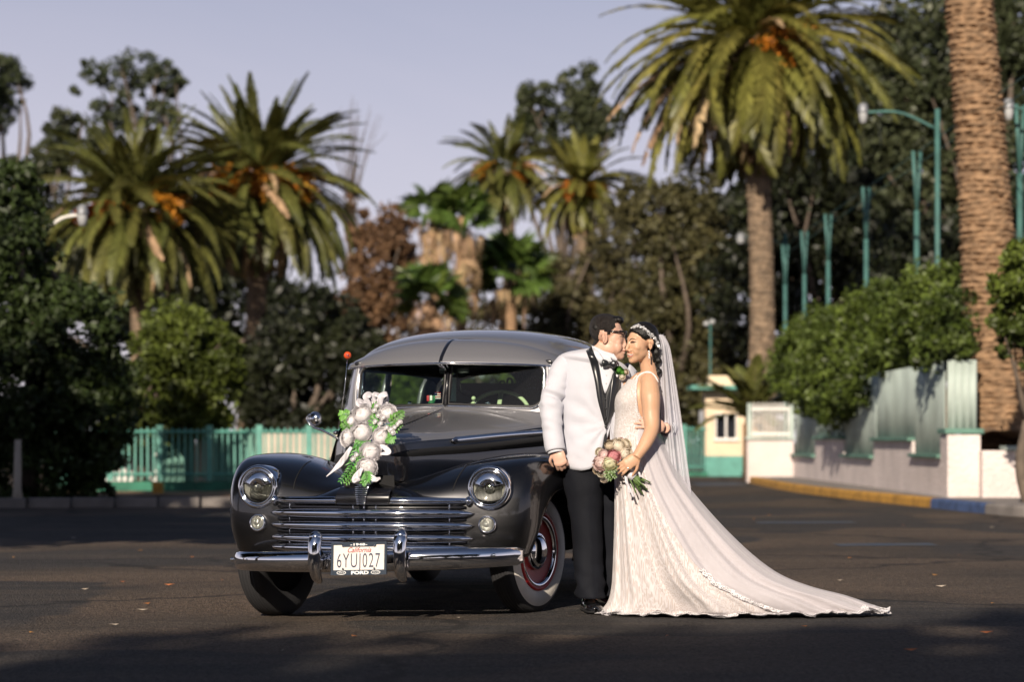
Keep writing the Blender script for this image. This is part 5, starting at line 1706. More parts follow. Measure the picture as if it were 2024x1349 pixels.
def head_parts(mb, H, jowl=0., fem=False):
    H.ell(mb, (-.018, 0, .045), (.094, .074, .080))
    H.ell(mb, (.036, 0, -.006), (.060, .060, .090))
    if fem:
        H.ell(mb, (.034, 0, -.062), (.058, .046, .046))
        H.ell(mb, (.080, 0, -.100), (.020, .021, .017))
        H.ell(mb, (.066, 0, -.088), (.034, .030, .028))
    else:
        H.ell(mb, (.030, 0, -.070), (.066, .054 + jowl, .046))
        H.ell(mb, (.088, 0, -.098), (.024, .028, .020))
        H.ell(mb, (.070, 0, -.086), (.038, .038, .032))
    H.ell(mb, (.066 if fem else .070, 0, .032), (.024, .048, .022))
    for s in (1, -1):
        H.ell(mb, (.060, s * .036, -.022), (.026, .021, .024))
        H.ell(mb, (.100, s * .011, -.040), (.011, .009, .009))
        H.ell(mb, (-.010, s * .075, -.012), (.017, .008, .031))
        H.ell(mb, (-.022, s * .079, .004), (.010, .008, .020))
        if fem:
            H.ell(mb, (.060, s * .027, -.044), (.028, .022, .030))
            H.ell(mb, (.026, s * .032, -.048), (.044, .021, .040))
        else:
            H.ell(mb, (.016, s * (.040 + jowl), -.062), (.050, .022, .042))
            H.ell(mb, (.060, s * .032, -.050), (.034, .026, .040))
    n_ = .002 if fem else -.006
    H.tube(mb, [(.089, 0, .026), (.096 + n_ * .4, 0, .004), (.107 + n_, 0, -.018), (.114 + n_, 0, -.030)], [.009, .0095, .0105, .011])
    H.ell(mb, (.112 + n_, 0, -.032), (.011, .011, .010))
    q = .004 if fem else .010
    H.ell(mb, (.096 + q, 0, -.060), (.011, .023, .0075))
    H.ell(mb, (.093 + q, 0, -.077), (.012, .021, .0085))
    H.ell(mb, (.078 + q, 0, -.068), (.018, .028, .020))

def hand(mb, wrist, d, back, curls, k=1.0, thumb=1, spread=.012, thumb_curl=.5, width=.019):
    d, back = unit(d), unit(back)
    back = unit(back - d * (d @ back))
    side = np.cross(d, back) * thumb
    wrist = np.array(wrist, float)
    Mx = np.stack([d, side, back], 1)
    mb.ell(wrist + d * .045 * k, np.array([.055, .040, .016]) * k, Mx)
    mb.ell(wrist + d * .075 * k, np.array([.026, .041, .014]) * k, Mx)
    mb.ell(wrist + d * .028 * k + side * .022 * k - back * .008 * k, np.array([.036, .018, .017]) * k, Mx)
    lens = [(.042, .026, .022), (.046, .029, .023), (.043, .027, .022), (.034, .021, .019)]
    for i in range(4):
        off = (1.5 - i) * width * k
        base = wrist + d * (.088 - .006 * abs(i - 1)) * k + side * off
        a = 0
        dd = unit(d + side * spread * (1.5 - i) * 4)
        P = [base - dd * .02 * k, base]
        for ln, cu in zip(lens[i], curls):
            a += R(cu)
            v = dd * math.cos(a) - back * math.sin(a)
            P.append(P[-1] + v * ln * k)
        mb.tube(cr1(P, 14), np.linspace(.0095, .0068, 14) * k, 8)
        for q in P[1:]:
            mb.ell(q, np.full(3, .0088 * k), None, 8, 10)
        mb.ell(P[-1], np.full(3, .007 * k), None, 8, 10)
    b = wrist + d * .022 * k + side * .034 * k - back * .006 * k
    v1 = unit(d * .75 + side * .65 - back * .2)
    v2 = unit(d * .95 + side * (.65 - thumb_curl) - back * (.2 + thumb_curl))
    P = [b - v1 * .01 * k, b + v1 * .036 * k, b + v1 * .036 * k + v2 * .030 * k, b + v1 * .036 * k + v2 * .052 * k]
    mb.tube(cr1(P, 12), np.linspace(.0115, .0075, 12) * k, 8)
    mb.ell(P[-1], np.full(3, .0076 * k), None, 8, 10)

def rings(rows, n=48, off=0.):
    """rows: (uL, vL, uR, vR, depth, Y) photo-pixel rings of a body or garment"""
    G = []
    for uL, vL, uR, vR, d, Y in rows:
        A, B = W(uL, vL, Y), W(uR, vR, Y)
        c, h = (A + B) / 2, (B - A) / 2
        L = np.linalg.norm(h)
        h = h * (1 + off / L)
        a = np.linspace(0, 2 * math.pi, n, endpoint=False)
        G.append(c + np.outer(np.cos(a), h) + np.outer(np.sin(a), [0, d + off, 0]))
    return np.array(G)
def solid(mb, G):
    o = mb.n
    k, n = G.shape[:2]
    mb.grid(G, False, True)
    mb.f.append(tuple(o + q for q in range(n)))
    mb.f.append(tuple(o + (k - 1) * n + q for q in range(n))[::-1])

def remesh(name, mb, voxel, it=4):
    me = bpy.data.meshes.new(name)
    me.from_pydata(np.concatenate(mb.v).tolist(), [], mb.f)
    bm = bmesh.new(); bm.from_mesh(me)
    bmesh.ops.recalc_face_normals(bm, faces=bm.faces[:])
    bm.to_mesh(me); bm.free()
    ob = bpy.data.objects.new(name, me)
    COL.objects.link(ob)
    r_ = ob.modifiers.new('r', 'REMESH'); r_.mode = 'VOXEL'; r_.voxel_size = voxel
    s_ = ob.modifiers.new('s', 'SMOOTH'); s_.factor = .5; s_.iterations = it
    dg = bpy.context.evaluated_depsgraph_get(); dg.update()
    out = bpy.data.meshes.new_from_object(ob.evaluated_get(dg))
    bpy.data.objects.remove(ob); bpy.data.meshes.remove(me)
    out.name = name
    out.polygons.foreach_set('use_smooth', [True] * len(out.polygons))
    out.materials.clear()
    return out

def bvh_of(me, off=(0, 0, 0)):
    return BVHTree.FromPolygons([Vector(v.co) + Vector(off) for v in me.vertices], [tuple(p.vertices) for p in me.polygons])
def bvh_grid(G, closed=True):
    k, n = G.shape[:2]
    return BVHTree.FromPolygons([Vector(p) for p in G.reshape(-1, 3)], grid_faces(k, n, False, closed))
CAM = Vector((0, 0, HC))
def hit(b, u, v, back=None):
    d = Vector(((u - 1012) / F, 1, (870 - v) / F)).normalized()
    h = b.ray_cast(CAM, d)
    if h[0] is None:
        if back is None: return None
        return np.array(W(u, v, back))
    return np.array(h[0])
def patch(name, A, B, b, off, mat, parent, origin, n=14, m=7, back=13.75, th=.004, push=0.):
    """cloth piece between two outlines given in photo pixels, draped on the surface below it"""
    A, B = cr1(np.array(A, float), n), cr1(np.array(B, float), n)
    G = np.array([[hit(b, *(p * (1 - t) + q * t), back) + np.array([0, -off - push * math.sin(t * math.pi), 0]) for t in np.linspace(0, 1, m)] for p, q in zip(A, B)])
    return MB().grid(G).build(name, mat, parent, origin, solid=th)

def skin_mat(name, col, col2):
    m = pmat(name, col, .44, var=.06, scale=10, sss=.15, col2=col2, spec=.35)
    return m
M['skin_groom'] = skin_mat('light_tan_skin', (.58, .36, .27), (.62, .385, .29))
M['skin_bride'] = skin_mat('golden_tan_skin', (.54, .325, .205), (.58, .35, .225))
M['hair'] = pmat('black_hair', (.007, .006, .005), .42, var=.4, scale=90, bump=.6, bscale=160, stretch=(1, 1, .25), spec=.35)
M['hair_short'] = pmat('clipped_dark_hair', (.013, .009, .007), .5, var=.5, scale=160, bump=1.5, bscale=260, stretch=(1, 1, .4))
M['jacket'] = pmat('white_dinner_jacket_cloth', (.50, .505, .56), .8, var=.03, scale=6, bump=.15, bscale=240, sheen=.2)
M['satin'] = pmat('black_satin', (.010, .011, .014), .28, var=.2, scale=8, sheen=.2)
M['trouser'] = pmat('charcoal_trouser_cloth', (.006, .007, .011), .8, var=.2, scale=5, spec=.2, bump=.4, bscale=14, stretch=(1, 1, .35))
M['shirt'] = pmat('white_shirt_cloth', (.56, .57, .62), .7, var=.03, scale=10)
M['vest'] = pmat('black_waistcoat_cloth', (.014, .015, .019), .6, var=.2, scale=20)
M['patent'] = pmat('patent_leather', (.006, .006, .007), .12, coat=1)
M['brow'] = pmat('dark_brow', (.022, .012, .008), .7)
M['lip'] = pmat('rose_lip', (.42, .10, .09), .38, var=.08, scale=40)
M['lip_m'] = pmat('natural_lip', (.40, .17, .12), .5)
M['teeth'] = pmat('tooth_enamel', (.64, .61, .57), .25)
M['crystal'] = pmat('crystal_silver', (.78, .78, .80), .2, .3, var=.3, scale=90)

# ------------------------------------------------------------------ groom
GY = 13.88
GO = (px(1172, GY), GY, .02)
HG_ = Frame(W(1201, 668, 13.83), (.985, -.08, -.13), (.05, 0, 1), .985)
jrows = [(1167, 690, 1213, 713, .085, 13.845), (1140, 694, 1228, 719, .112, 13.85), (1116, 700, 1238, 728, .125, 13.86), (1107, 710, 1243, 738, .132, GY), (1109, 745, 1247, 765, .148, GY), (1110, 790, 1243, 800, .158, GY),
         (1111, 843, 1234, 845, .160, GY), (1111, 885, 1228, 885, .165, GY), (1111, 932, 1224, 932, .168, GY)]
b = MB()
head_parts(b, HG_, .006)
HG_.tube(b, [(-.015, 0, -.04), (-.026, 0, -.08), (-.035, 0, -.12), (-.04, 0, -.19)], [.060, .057, .056, .056])
HG_.ell(b, (.030, 0, -.105), (.055, .045, .030))
jr = np.array(jrows); jr2 = jr.copy()
solid(b, rings([(uL + 9, vL + 6, uR - 9, vR + 6, d - .03, Y) for uL, vL, uR, vR, d, Y in jrows], 32))
b.tube(cr1([W(1118, 720, 13.87), W(1091, 808, 13.80), W(1101, 893, 13.72)], 14), np.linspace(.05, .03, 14), 12)
b.tube(cr1([W(1232, 745, 13.98), W(1300, 800, 14.02), W(1322, 842, 13.88), W(1314, 847, 13.65)], 18), np.linspace(.05, .03, 18), 12)
for s, rows in ((0, ((1148, 915, .075, GY), (1158, 1000, .065, GY - .03), (1163, 1080, .05, GY - .04), (1168, 1190, .038, GY - .05))), (1, ((1198, 915, .07, GY + .05), (1202, 1000, .06, GY + .06), (1205, 1080, .045, GY + .08), (1207, 1180, .035, GY + .08)))):
    b.tube(cr1([W(u, v, Y) for u, v, r, Y in rows], 16), np.interp(np.linspace(0, 1, 16), np.linspace(0, 1, 4), [r for _, _, r, _ in rows]), 12)
hand(b, W(1101, 889, 13.715), (.26, -.10, -1), (-.25, -1, .1), (48, 62, 40), 1.0, 1, thumb_curl=.6)
hand(b, W(1312, 843, 13.618), (-1, -.12, .22), (.15, -1, .35), (12, 22, 20), 1.0, -1, spread=.02, width=.0185)
me = remesh('person', b, .0038, 7)
me.transform(Matrix.Translation(-Vector(GO)))
groom = link('person', me, M['skin_groom'])
groom.location = GO
tag(groom, 'man in white dinner jacket, bow tie and glasses kissing a woman\'s temple', 'person')
GB = bvh_of(me, GO)
HGb = MB()
# hair
def head_px(mb, u, v, ru, rv, lat, Y, tilt=0, nu=14, nv=18):
    k = Y / F
    c_, s_ = math.cos(R(tilt)), math.sin(R(tilt))
    mb.ell(W(u, v, Y), (ru * k, lat, rv * k), np.array([[c_, 0, s_], [0, 1, 0], [-s_, 0, c_]]), nu, nv)
def inside(poly, x, y):
    c = np.zeros(len(x), bool)
    n = len(poly)
    for i in range(n):
        (x0, y0), (x1, y1) = poly[i], poly[i - 1]
        q = ((y0 > y) != (y1 > y)) & (x < (x1 - x0) * (y - y0) / (y1 - y0 + 1e-12) + x0)
        c ^= q
    return c
def scalp(name, me, H, org, poly, lift, mat, parent):
    """hair lifted off the head inside an outline in head coordinates (forward, up)"""
    n = len(me.vertices)
    V = np.zeros(n * 3); me.vertices.foreach_get('co', V); V = V.reshape(-1, 3)
    Nn = np.zeros(n * 3); me.vertices.foreach_get('normal', Nn); Nn = Nn.reshape(-1, 3)
    D = (V + np.array(org) - H.c) / H.k
    a, l_, u = D @ H.f, D @ H.l, D @ H.u
    ok = inside(poly, a, u) & (abs(l_) < .12) & (np.linalg.norm(D, axis=1) < .19)
    fs = [tuple(p.vertices) for p in me.polygons if all(ok[q] for q in p.vertices)]
    used = sorted({q for f_ in fs for q in f_})
    ix = {q: i for i, q in enumerate(used)}
    cnt = {}
    for f_ in fs:
        for q in range(len(f_)):
            e = tuple(sorted((f_[q], f_[q - 1]))); cnt[e] = cnt.get(e, 0) + 1
    edge = {q for e, c in cnt.items() if c == 1 for q in e}
    # distance to the boundary, a few rings deep
    dist = {q: 0 for q in edge}
    nb = {}
    for e in cnt:
        nb.setdefault(e[0], []).append(e[1]); nb.setdefault(e[1], []).append(e[0])
    fr = list(edge)
    for k in range(1, 6):
        nx = []
        for q in fr:
            for w_ in nb[q]:
                if w_ not in dist: dist[w_] = k; nx.append(w_)
        fr = nx
    P = [V[q] + Nn[q] * H.k * lift(a[q], u[q]) * min(1, (.25 + dist.get(q, 5)) / 3.) for q in used]
    m = MB().add(P, [tuple(ix[q] for q in f_) for f_ in fs])
    return m.build(name, mat, parent, fixn=False)
def pxpoly(H, pts):
    k = 13.83 / F / H.k
    out = []
    for u, v in pts:
        d = np.array([(u - 1012) * 13.83 / F, 13.83, HC + (870 - v) * 13.83 / F]) - H.c
        d[1] = 0
        out.append(((d @ H.f) / H.k, (d @ H.u) / H.k))
    return out
gp = pxpoly(HG_, [(1250, 600), (1238, 645), (1224, 639), (1217, 641), (1218, 649), (1212, 654), (1208, 657), (1208, 664), (1201, 664), (1199, 656), (1188, 655), (1184, 666), (1185, 676), (1179, 683), (1171, 688), (1140, 695), (1140, 600)])
def glift(a, u): return .003 + .011 * min(1, max(0, (u - .055) / .045))
scalp('hair', me, HG_, GO, gp, glift, M['hair_short'], groom)
hb = MB()
head_px(hb, 1207, 634, 24, 9.5, .058, 13.83, -3)
head_px(hb, 1222, 633, 11.5, 8, .050, 13.83, 14)
head_px(hb, 1192, 637, 19, 11, .060, 13.83, 10)
head_px(hb, 1180, 650, 12, 16, .062, 13.83, -12)
hm = remesh('hair_top', hb, .004, 4)
hm.transform(Matrix.Translation(-Vector(GO)))
link('hair_top', hm, M['hair'], groom)
# brow, eye, lips
def face_line(name, pts, r, bv, mat, par, org, off=.0015, flat=.45, n=12):
    P = [hit(bv, u, v, 13.72) + np.array([0, -off, 0]) for u, v in cr1(np.array(pts, float), n)]
    rr = r if np.isscalar(r) else np.interp(np.linspace(0, 1, n), np.linspace(0, 1, len(r)), r)
    return MB().tube(P, rr, 7, flat=flat, up=(0, -1, 0)).build(name, mat, par, org)
face_line('eyebrow', [(1220, 657), (1227, 654), (1233, 656)], (.002, .0035, .002), GB, M['brow'], groom, GO)
face_line('eyelid', [(1225, 665.5), (1229, 665.5), (1233, 667)], (.001, .0018, .001), GB, M['brow'], groom, GO)
face_line('lips', [(1229, 693.5), (1233, 694), (1236, 693.5)], (.002, .003, .002), GB, M['lip_m'], groom, GO)
# ear fold
face_line('ear_fold', [(1188, 664), (1192, 660.5), (1195.5, 664), (1195, 672), (1192, 679)], (.0025, .0035, .0035, .003, .002), GB, M['skin_groom'], groom, GO, .002, .8, 16)
# glasses
gl = MB()
rg_ = Frame(W(1231, 662.5, 13.83), (.985, -.08, -.13), (.05, 0, 1))
gf = empty('glasses_tmp', (0, 0, 0)); bpy.data.objects.remove(gf)
for s in (-1, 1):
    loop = []
    for a in np.linspace(0, 2 * math.pi, 24, endpoint=False):
        e = lambda q: math.copysign(abs(q) ** .6, q)
        loop.append(rg_.p(.020 - .012 * abs(math.cos(a)) * (.5 + .5 * math.cos(a) * -s), s * .034 - s * 0 + .027 * e(math.cos(a)), .0205 * e(math.sin(a))))
    gl.tube(loop, .0034, 7, closed=True)
    gl.tube([rg_.p(.012, s * .062, .014), rg_.p(-.03, s * .074, .012), rg_.p(-.105, s * .080, .006)], .0036, 7, flat=1.3)
gl.tube([rg_.p(.022, -.008, .004), rg_.p(.026, 0, .006), rg_.p(.022, .008, .004)], .003, 6)
go_ = gl.build('glasses', M['patent'], groom, GO)
for s in (-1, 1):
    MB().add([rg_.p(.016, s * .034 + .026 * math.cos(a), .019 * math.sin(a)) for a in np.linspace(0, 2 * math.pi, 16, endpoint=False)], [tuple(range(16))]).build('lens', M['lens'], go_, GO, smooth=False)

# jacket
from mathutils import noise as mnoise
def wrinkle(G, amp, fr, fr2=None, mask=None):
    """push a ring grid in and out along its radius with stretched noise"""
    c = G.mean(1)[:, None, :]
    d = G - c
    d /= np.linalg.norm(d, axis=2)[..., None] + 1e-9
    out = np.zeros(G.shape[:2])
    for i in range(G.shape[0]):
        for j in range(G.shape[1]):
            p = G[i, j]
            q = mnoise.noise(Vector((p[0] * fr[0], p[1] * fr[1], p[2] * fr[2] + p[0] * fr[0] * .8)))
            q = 1 - 2.2 * abs(q)
            if fr2: q += .5 * mnoise.noise(Vector((p[0] * fr2[0], p[1] * fr2[1], p[2] * fr2[2])))
            out[i, j] = q
    if mask is not None: out = out * mask
    return G + d * (out * amp)[..., None]
NJ = 96
JG = cr1(rings(jrows, NJ), 60)
def jacket_bottom(u):
    xs_ = [1090, 1112, 1120, 1135, 1150, 1165, 1178, 1186, 1192, 1196, 1198, 1201, 1206, 1214, 1240]
    vs_ = [920, 922, 925, 929, 930, 927, 917, 903, 884, 860, 846, 872, 892, 906, 915]
    return np.interp(u, xs_, vs_)
J2 = JG.copy()
for j in range(NJ):
    a = 2 * math.pi * j / NJ
    near = math.sin(a) < .15
    col = JG[:, j]
    uu = 1012 + col[-1][0] * F / col[-1][1]
    vb = jacket_bottom(uu) if near else 922
    zb = HC + (870 - vb) * GY / F
    zs = col[:, 2]
    zt = zs[0]
    tt = np.linspace(0, 1, 60)
    newz = zt + (min(zb, zt) - zt) * (zt - zs) / (zt - zs[-1])
    for q in range(3):
        J2[:, j, q] = np.interp(-newz, -zs, col[:, q])
    # soft drape folds
    J2[:, j, 1] += .006 * math.sin(3 * a + 1) * np.clip((tt - .3), 0, 1) + .004 * np.sin(tt * 16 + a * 2) * (tt > .35)
bt_ = W(1197, 844, GY - .16)
for row in J2:
    for q in row:
        if q[1] > GY + .05: continue
        dx_, dz_ = q[0] - bt_[0], q[2] - bt_[2]
        r_ = math.hypot(dx_, dz_)
        q[1] += .0055 * math.sin(11 * math.atan2(dz_, dx_)) * math.exp(-(r_ / .26) ** 2) * min(1, r_ / .05)
J2 = wrinkle(J2, .0075, (7, 7, 11), (20, 20, 24), np.linspace(.15, 1, 60)[:, None])
jo = MB().grid(J2, False, True).build('dinner_jacket', M['jacket'], groom, GO, solid=.008)
JB = bvh_grid(J2)
NG = rings(jrows, 48)
# sleeves
sl = MB()
pth = [W(1124, 716, 13.875), W(1110, 738, 13.855), W(1101, 766, 13.84), W(1092, 790, 13.82), W(1090.5, 812, 13.80), W(1092, 850, 13.765), W(1098.5, 893, 13.73)]
P = cr1(pth, 70)
rr = np.interp(np.linspace(0, 1, 70), np.linspace(0, 1, 7), [.060, .068, .066, .061, .059, .053, .051])
tt = np.linspace(0, 1, 70)
rr = rr + .0035 * np.sin(tt * 34) * np.exp(-((tt - .62) / .16) ** 2) + .002 * np.sin(tt * 21)
sl.tube(P, rr, 36, caps=False, flat=1.0)
sl.v = [wrinkle(sl.v[0].reshape(-1, 36, 3), .009, (9, 9, 19), (26, 26, 34), (.35 + .8 * np.exp(-((np.linspace(0, 1, len(P)) - .55) / .22) ** 2))[:, None]).reshape(-1, 3)]
sl.build('sleeve', M['jacket'], jo, GO, solid=.006)
MB().tube([P[-1] + (P[-1] - P[-3]) * .1, P[-1] + (P[-1] - P[-4]) * .40], [.046, .043], 20, caps=False).build('shirt_cuff', M['shirt'], groom, GO, solid=.003)
P = cr1([W(1226, 738, 13.96), W(1262, 770, 14.00), W(1305, 812, 14.00), W(1324, 842, 13.88), W(1319, 849, 13.72)], 36)
MB().tube(P, np.linspace(.072, .050, 36) + .003 * np.sin(np.linspace(0, 30, 36)), 22, caps=False).build('sleeve', M['jacket'], jo, GO, solid=.006)
MB().tube([P[-1], P[-1] + (P[-1] - P[-4]) * .35], [.043, .041], 20, caps=False).build('shirt_cuff', M['shirt'], groom, GO, solid=.003)
# shirt front, waistcoat, lapels
SB = BVHTree.FromPolygons([Vector(p) for p in JG.reshape(-1, 3)], grid_faces(60, NJ, False, True))
patch('shirt_front', [(1168, 687), (1178, 716), (1186, 745), (1195, 778)], [(1212, 700), (1219, 716), (1212, 742), (1198, 778)], SB, .012, M['shirt'], groom, GO)
patch('waistcoat', [(1184, 752), (1188, 780), (1192, 810), (1196, 846), (1186, 905)], [(1216, 734), (1222, 760), (1214, 795), (1199, 846), (1205, 905)], SB, .0095, M['vest'], groom, GO, 18, 8)
patch('waistcoat_panel', [(1187, 756), (1192, 772), (1196, 779)], [(1188, 800), (1196, 830), (1197, 842)], SB, .016, M['vest'], groom, GO, 8, 5)
patch('waistcoat_panel', [(1213, 738), (1206, 756), (1196.5, 779)], [(1220, 760), (1212, 800), (1197.5, 842)], SB, .0165, M['vest'], groom, GO, 8, 5)
patch('lapel', [(1158, 695), (1166, 716), (1175, 752), (1181, 790), (1189, 820), (1196, 844)], [(1170, 685), (1181, 714), (1188, 752), (1191.5, 785), (1194.5, 815), (1197, 843)], SB, .021, M['satin'], jo, GO, 20, 6, push=.006)
patch('lapel', [(1210, 742), (1206, 766), (1202, 800), (1197, 843)], [(1222, 722), (1226, 754), (1219, 800), (1199, 844)], SB, .021, M['satin'], jo, GO, 16, 6, push=.006)
patch('collar_wing', [(1169, 684), (1175, 702), (1187, 724)], [(1176, 690), (1186, 700), (1193, 711)], SB, .030, M['shirt'], groom, GO, 8, 5)
patch('collar_wing', [(1206, 708), (1210, 712), (1216, 716)], [(1212, 700), (1217, 706), (1220, 712)], SB, .030, M['shirt'], groom, GO, 6, 5)
HG_.tube(b, [(0, 0, 0), (0, 0, .01)], [.01, .01])
# collar band round the neck
cb_ = rings([(1171, 684, 1210, 704, .066, 13.838), (1168, 693, 1213, 716, .074, 13.845)], 40)
MB().grid(cb_, False, True).build('shirt_collar', M['shirt'], groom, GO, solid=.004)
bow = MB()
bc_ = hit(SB, 1204, 719, 13.74) + np.array([0, -.040, 0])
for du, dv in ((-14, 0), (12.5, 2.5)):
    e_ = bc_ + np.array([du, 0, -dv]) * GY / F
    bow.tube(cr1([bc_, bc_ * .6 + e_ * .4, e_], 8), [.006, .009, .013, .017, .020, .0225, .0235, .021], 12, flat=.95, up=(0, 0, 1))
bow.ell(bc_, (.009, .009, .010))
bw_ = np.concatenate(bow.v); bow.v = [np.stack([bw_[:, 0], bc_[1] + (bw_[:, 1] - bc_[1]) * .45, bw_[:, 2]], 1)]
bow.build('bow_tie', M['satin'], groom, GO)
for u, v in ((1198, 742), (1197.5, 758)):
    MB().ell(hit(SB, u, v, 13.74) + np.array([0, -.017, 0]), (.004, .003, .004), None, 8, 10).build('shirt_stud', M['crystal'], groom, GO)
for u, v in ((1196, 790), (1197, 808), (1197, 826)):
    MB().ell(hit(SB, u, v, 13.74) + np.array([0, -.023, 0]), (.005, .003, .005), None, 8, 10).build('waistcoat_button', M['vest'], groom, GO)
MB().ell(hit(SB, 1197, 844, 13.74) + np.array([0, -.03, 0]), (.008, .005, .008), None, 8, 12).build('jacket_button', M['satin'], jo, GO)
# jacket pocket and front seam
# boutonniere
bp = hit(SB, 1227, 738, 13.74) + np.array([0, -.045, 0])
bo_ = empty('boutonniere', bp - np.array(GO)); bo_.parent = groom
sucm = bloom_mesh('succulent', 91, 4, 6, M['garland_leaf'])
creamm = bloom_mesh('spray_rose', 92, 5, 6, M['petal_cream'])
brownm = bloom_mesh('dried_bloom', 93, 4, 6, M['petal_brown'])
put_bloom(sucm, 'succulent', bo_, (-.012, 0, .014), .022, (-.2, -1, .3))
put_bloom(sucm, 'succulent', bo_, (.008, -.004, .002), .018, (.2, -1, .2))
put_bloom(brownm, 'dried_bloom', bo_, (.026, 0, .004), .016, (.5, -1, .2))
put_bloom(creamm, 'spray_rose', bo_, (.006, -.004, -.022), .016, (0, -1, -.2))
MB().tube([bp + np.array([-.022, 0, -.01]), bp + np.array([-.04, .004, -.055])], [.009, .007], 10).build('stem_wrap', M['ribbon'], bo_, bp)

# trousers
def leg(name, rows, seed, solid_=.005):
    rg = np.random.default_rng(seed)
    Rw = []
    for uL, uR, v, d, Y in rows: Rw.append((uL, v, uR, v, d, Y))
    Gq = cr1(rings(Rw, 48), 60)
    c_ = Gq.mean(1)[:, None, :]
    a = np.linspace(0, 2 * math.pi, 48, endpoint=False)
    t = np.linspace(0, 1, 60)[:, None]
    f_ = 1 + .035 * np.sin(t * 19 + 2.2 * np.sin(a)[None] + seed) * (.3 + .9 * t ** 2) * (.5 + .5 * np.sin(a * 2 + seed)[None]) + .03 * np.exp(-((np.cos(a)[None] - .1) / .12) ** 2) * (np.sin(a)[None] < 0)
    Gq = c_ + (Gq - c_) * f_[..., None] * np.array([1, 1, 1]) 
    Gq = wrinkle(Gq, .014, (6, 6, 9), (16, 16, 18), (.25 + 1.1 * np.exp(-((np.linspace(0, 1, 60) - .93) / .16) ** 2) + .5 * np.exp(-((np.linspace(0, 1, 60) - .15) / .2) ** 2))[:, None])
    return MB().grid(Gq, False, True).build(name, M['trouser'], tro, GO, solid=solid_)
tro = empty('trousers', (0, 0, 0)); tro.parent = groom
leg('trouser_leg', ((1112, 1206, 885, .135, GY), (1111, 1200, 915, .135, GY), (1116, 1194, 955, .12, GY - .02), (1124, 1190, 1000, .10, GY - .03), (1131, 1190, 1050, .09, GY - .04), (1136, 1190, 1100, .082, GY - .05), (1140, 1191, 1145, .080, GY - .05), (1143, 1192, 1183, .085, GY - .06)), 1)
leg('trouser_leg', ((1160, 1230, 885, .125, GY + .04), (1165, 1232, 915, .125, GY + .05), (1172, 1230, 955, .11, GY + .06), (1178, 1229, 1000, .10, GY + .07), (1183, 1228, 1050, .088, GY + .08), (1186, 1228, 1100, .08, GY + .09), (1188, 1227, 1145, .078, GY + .09), (1189, 1226, 1178, .082, GY + .09)), 2)
def shoe(u, v, Y, ang, z0):
    c = np.array([px(u, Y), Y, z0])
    f_ = np.array([math.sin(ang), -math.cos(ang), 0]); s_ = np.array([f_[1], -f_[0], 0])
    secs = [(-.10, .028, .055), (-.085, .040, .075), (-.03, .043, .085), (.04, .044, .066), (.10, .050, .050), (.15, .046, .040), (.185, .028, .030), (.196, .008, .016)]
    Gq = []
    for t, w_, h in secs:
        a = np.linspace(0, math.pi, 12)
        Gq.append([c + f_ * t + s_ * w_ * math.cos(q) * (1.0) + np.array([0, 0, .012 + h * math.sin(q) ** .8]) for q in a])
    o = MB().grid(surf(np.array(Gq), 30, 16)).build('shoe', M['patent'], groom, GO, solid=.004)
    Gq = []
    for t, w_, h in secs:
        Gq.append([c + f_ * t * 1.02 + s_ * (w_ + .004) * q + np.array([0, 0, z]) for q, z in ((-1, .002), (-1, .014), (1, .014), (1, .002))])
    MB().grid(np.array(Gq), False, True).build('sole', M['black'], o, GO)
shoe(1167, 1195, GY - .05, R(8), .018)
shoe(1206, 1185, GY + .08, R(38), .018)

# ------------------------------------------------------------------ bride
BY = 13.73
BO_ = (px(1262, BY), BY, 0.)
HB = Frame(W(1268, 680, 13.68), (-.80, -.56, -.05), (-.03, 0, 1), .93)
trow = [(1259, 737, 1287, 735, .045, BY), (1247, 747, 1300, 745, .075, BY), (1240, 757, 1304, 757, .095, BY), (1230, 769, 1303, 770, .108, BY), (1221, 784, 1302, 785, .116, BY), (1218, 800, 1301, 800, .117, BY), (1218, 818, 1298, 818, .110, BY), (1217, 838, 1293, 838, .104, BY), (1215, 862, 1298, 862, .115, BY), (1215, 900, 1312, 900, .135, BY)]
b = MB()
head_parts(b, HB, -.003, True)
HB.tube(b, [(-.02, 0, -.05), (-.034, 0, -.11), (-.046, 0, -.17), (-.05, 0, -.23)], [.052, .047, .049, .062])
solid(b, cr1(rings(trow, 40), 40))
arm = cr1([W(1283, 753, 13.655), W(1286, 785, 13.60), W(1287, 820, 13.58), W(1288, 848, 13.545), W(1277, 875, 13.495), W(1257, 906, 13.452)], 30)
b.tube(arm, np.interp(np.linspace(0, 1, 30), np.linspace(0, 1, 6), [.050, .056, .049, .042, .038, .0265]), 18)
b.ell(W(1283, 756, 13.655), (.055, .055, .052))
b.tube(cr1([W(1244, 757, 13.80), W(1225, 800, 13.84), W(1222, 860, 13.80), W(1234, 900, 13.66)], 20), np.linspace(.042, .027, 20), 12)
hand(b, W(1260, 903, 13.455), (-.80, -.02, -.60), (.0, -1, .12), (14, 38, 34), .92, -1, spread=.02, thumb_curl=.3, width=.0175)
for s in (0, 1):
    b.tube(cr1([W(1245 + 22 * s, 880, BY), W(1250 + 15 * s, 1050, BY), W(1252 + 12 * s, 1205, BY)], 12), np.linspace(.08, .04, 12), 12)
me = remesh('person', b, .0036, 8)
me.transform(Matrix.Translation(-Vector(BO_)))
bride = link('person', me, M['skin_bride'])
bride.location = BO_
tag(bride, 'smiling woman in lace wedding gown and long veil holding a rose bouquet', 'person')
BB = bvh_of(me, BO_)
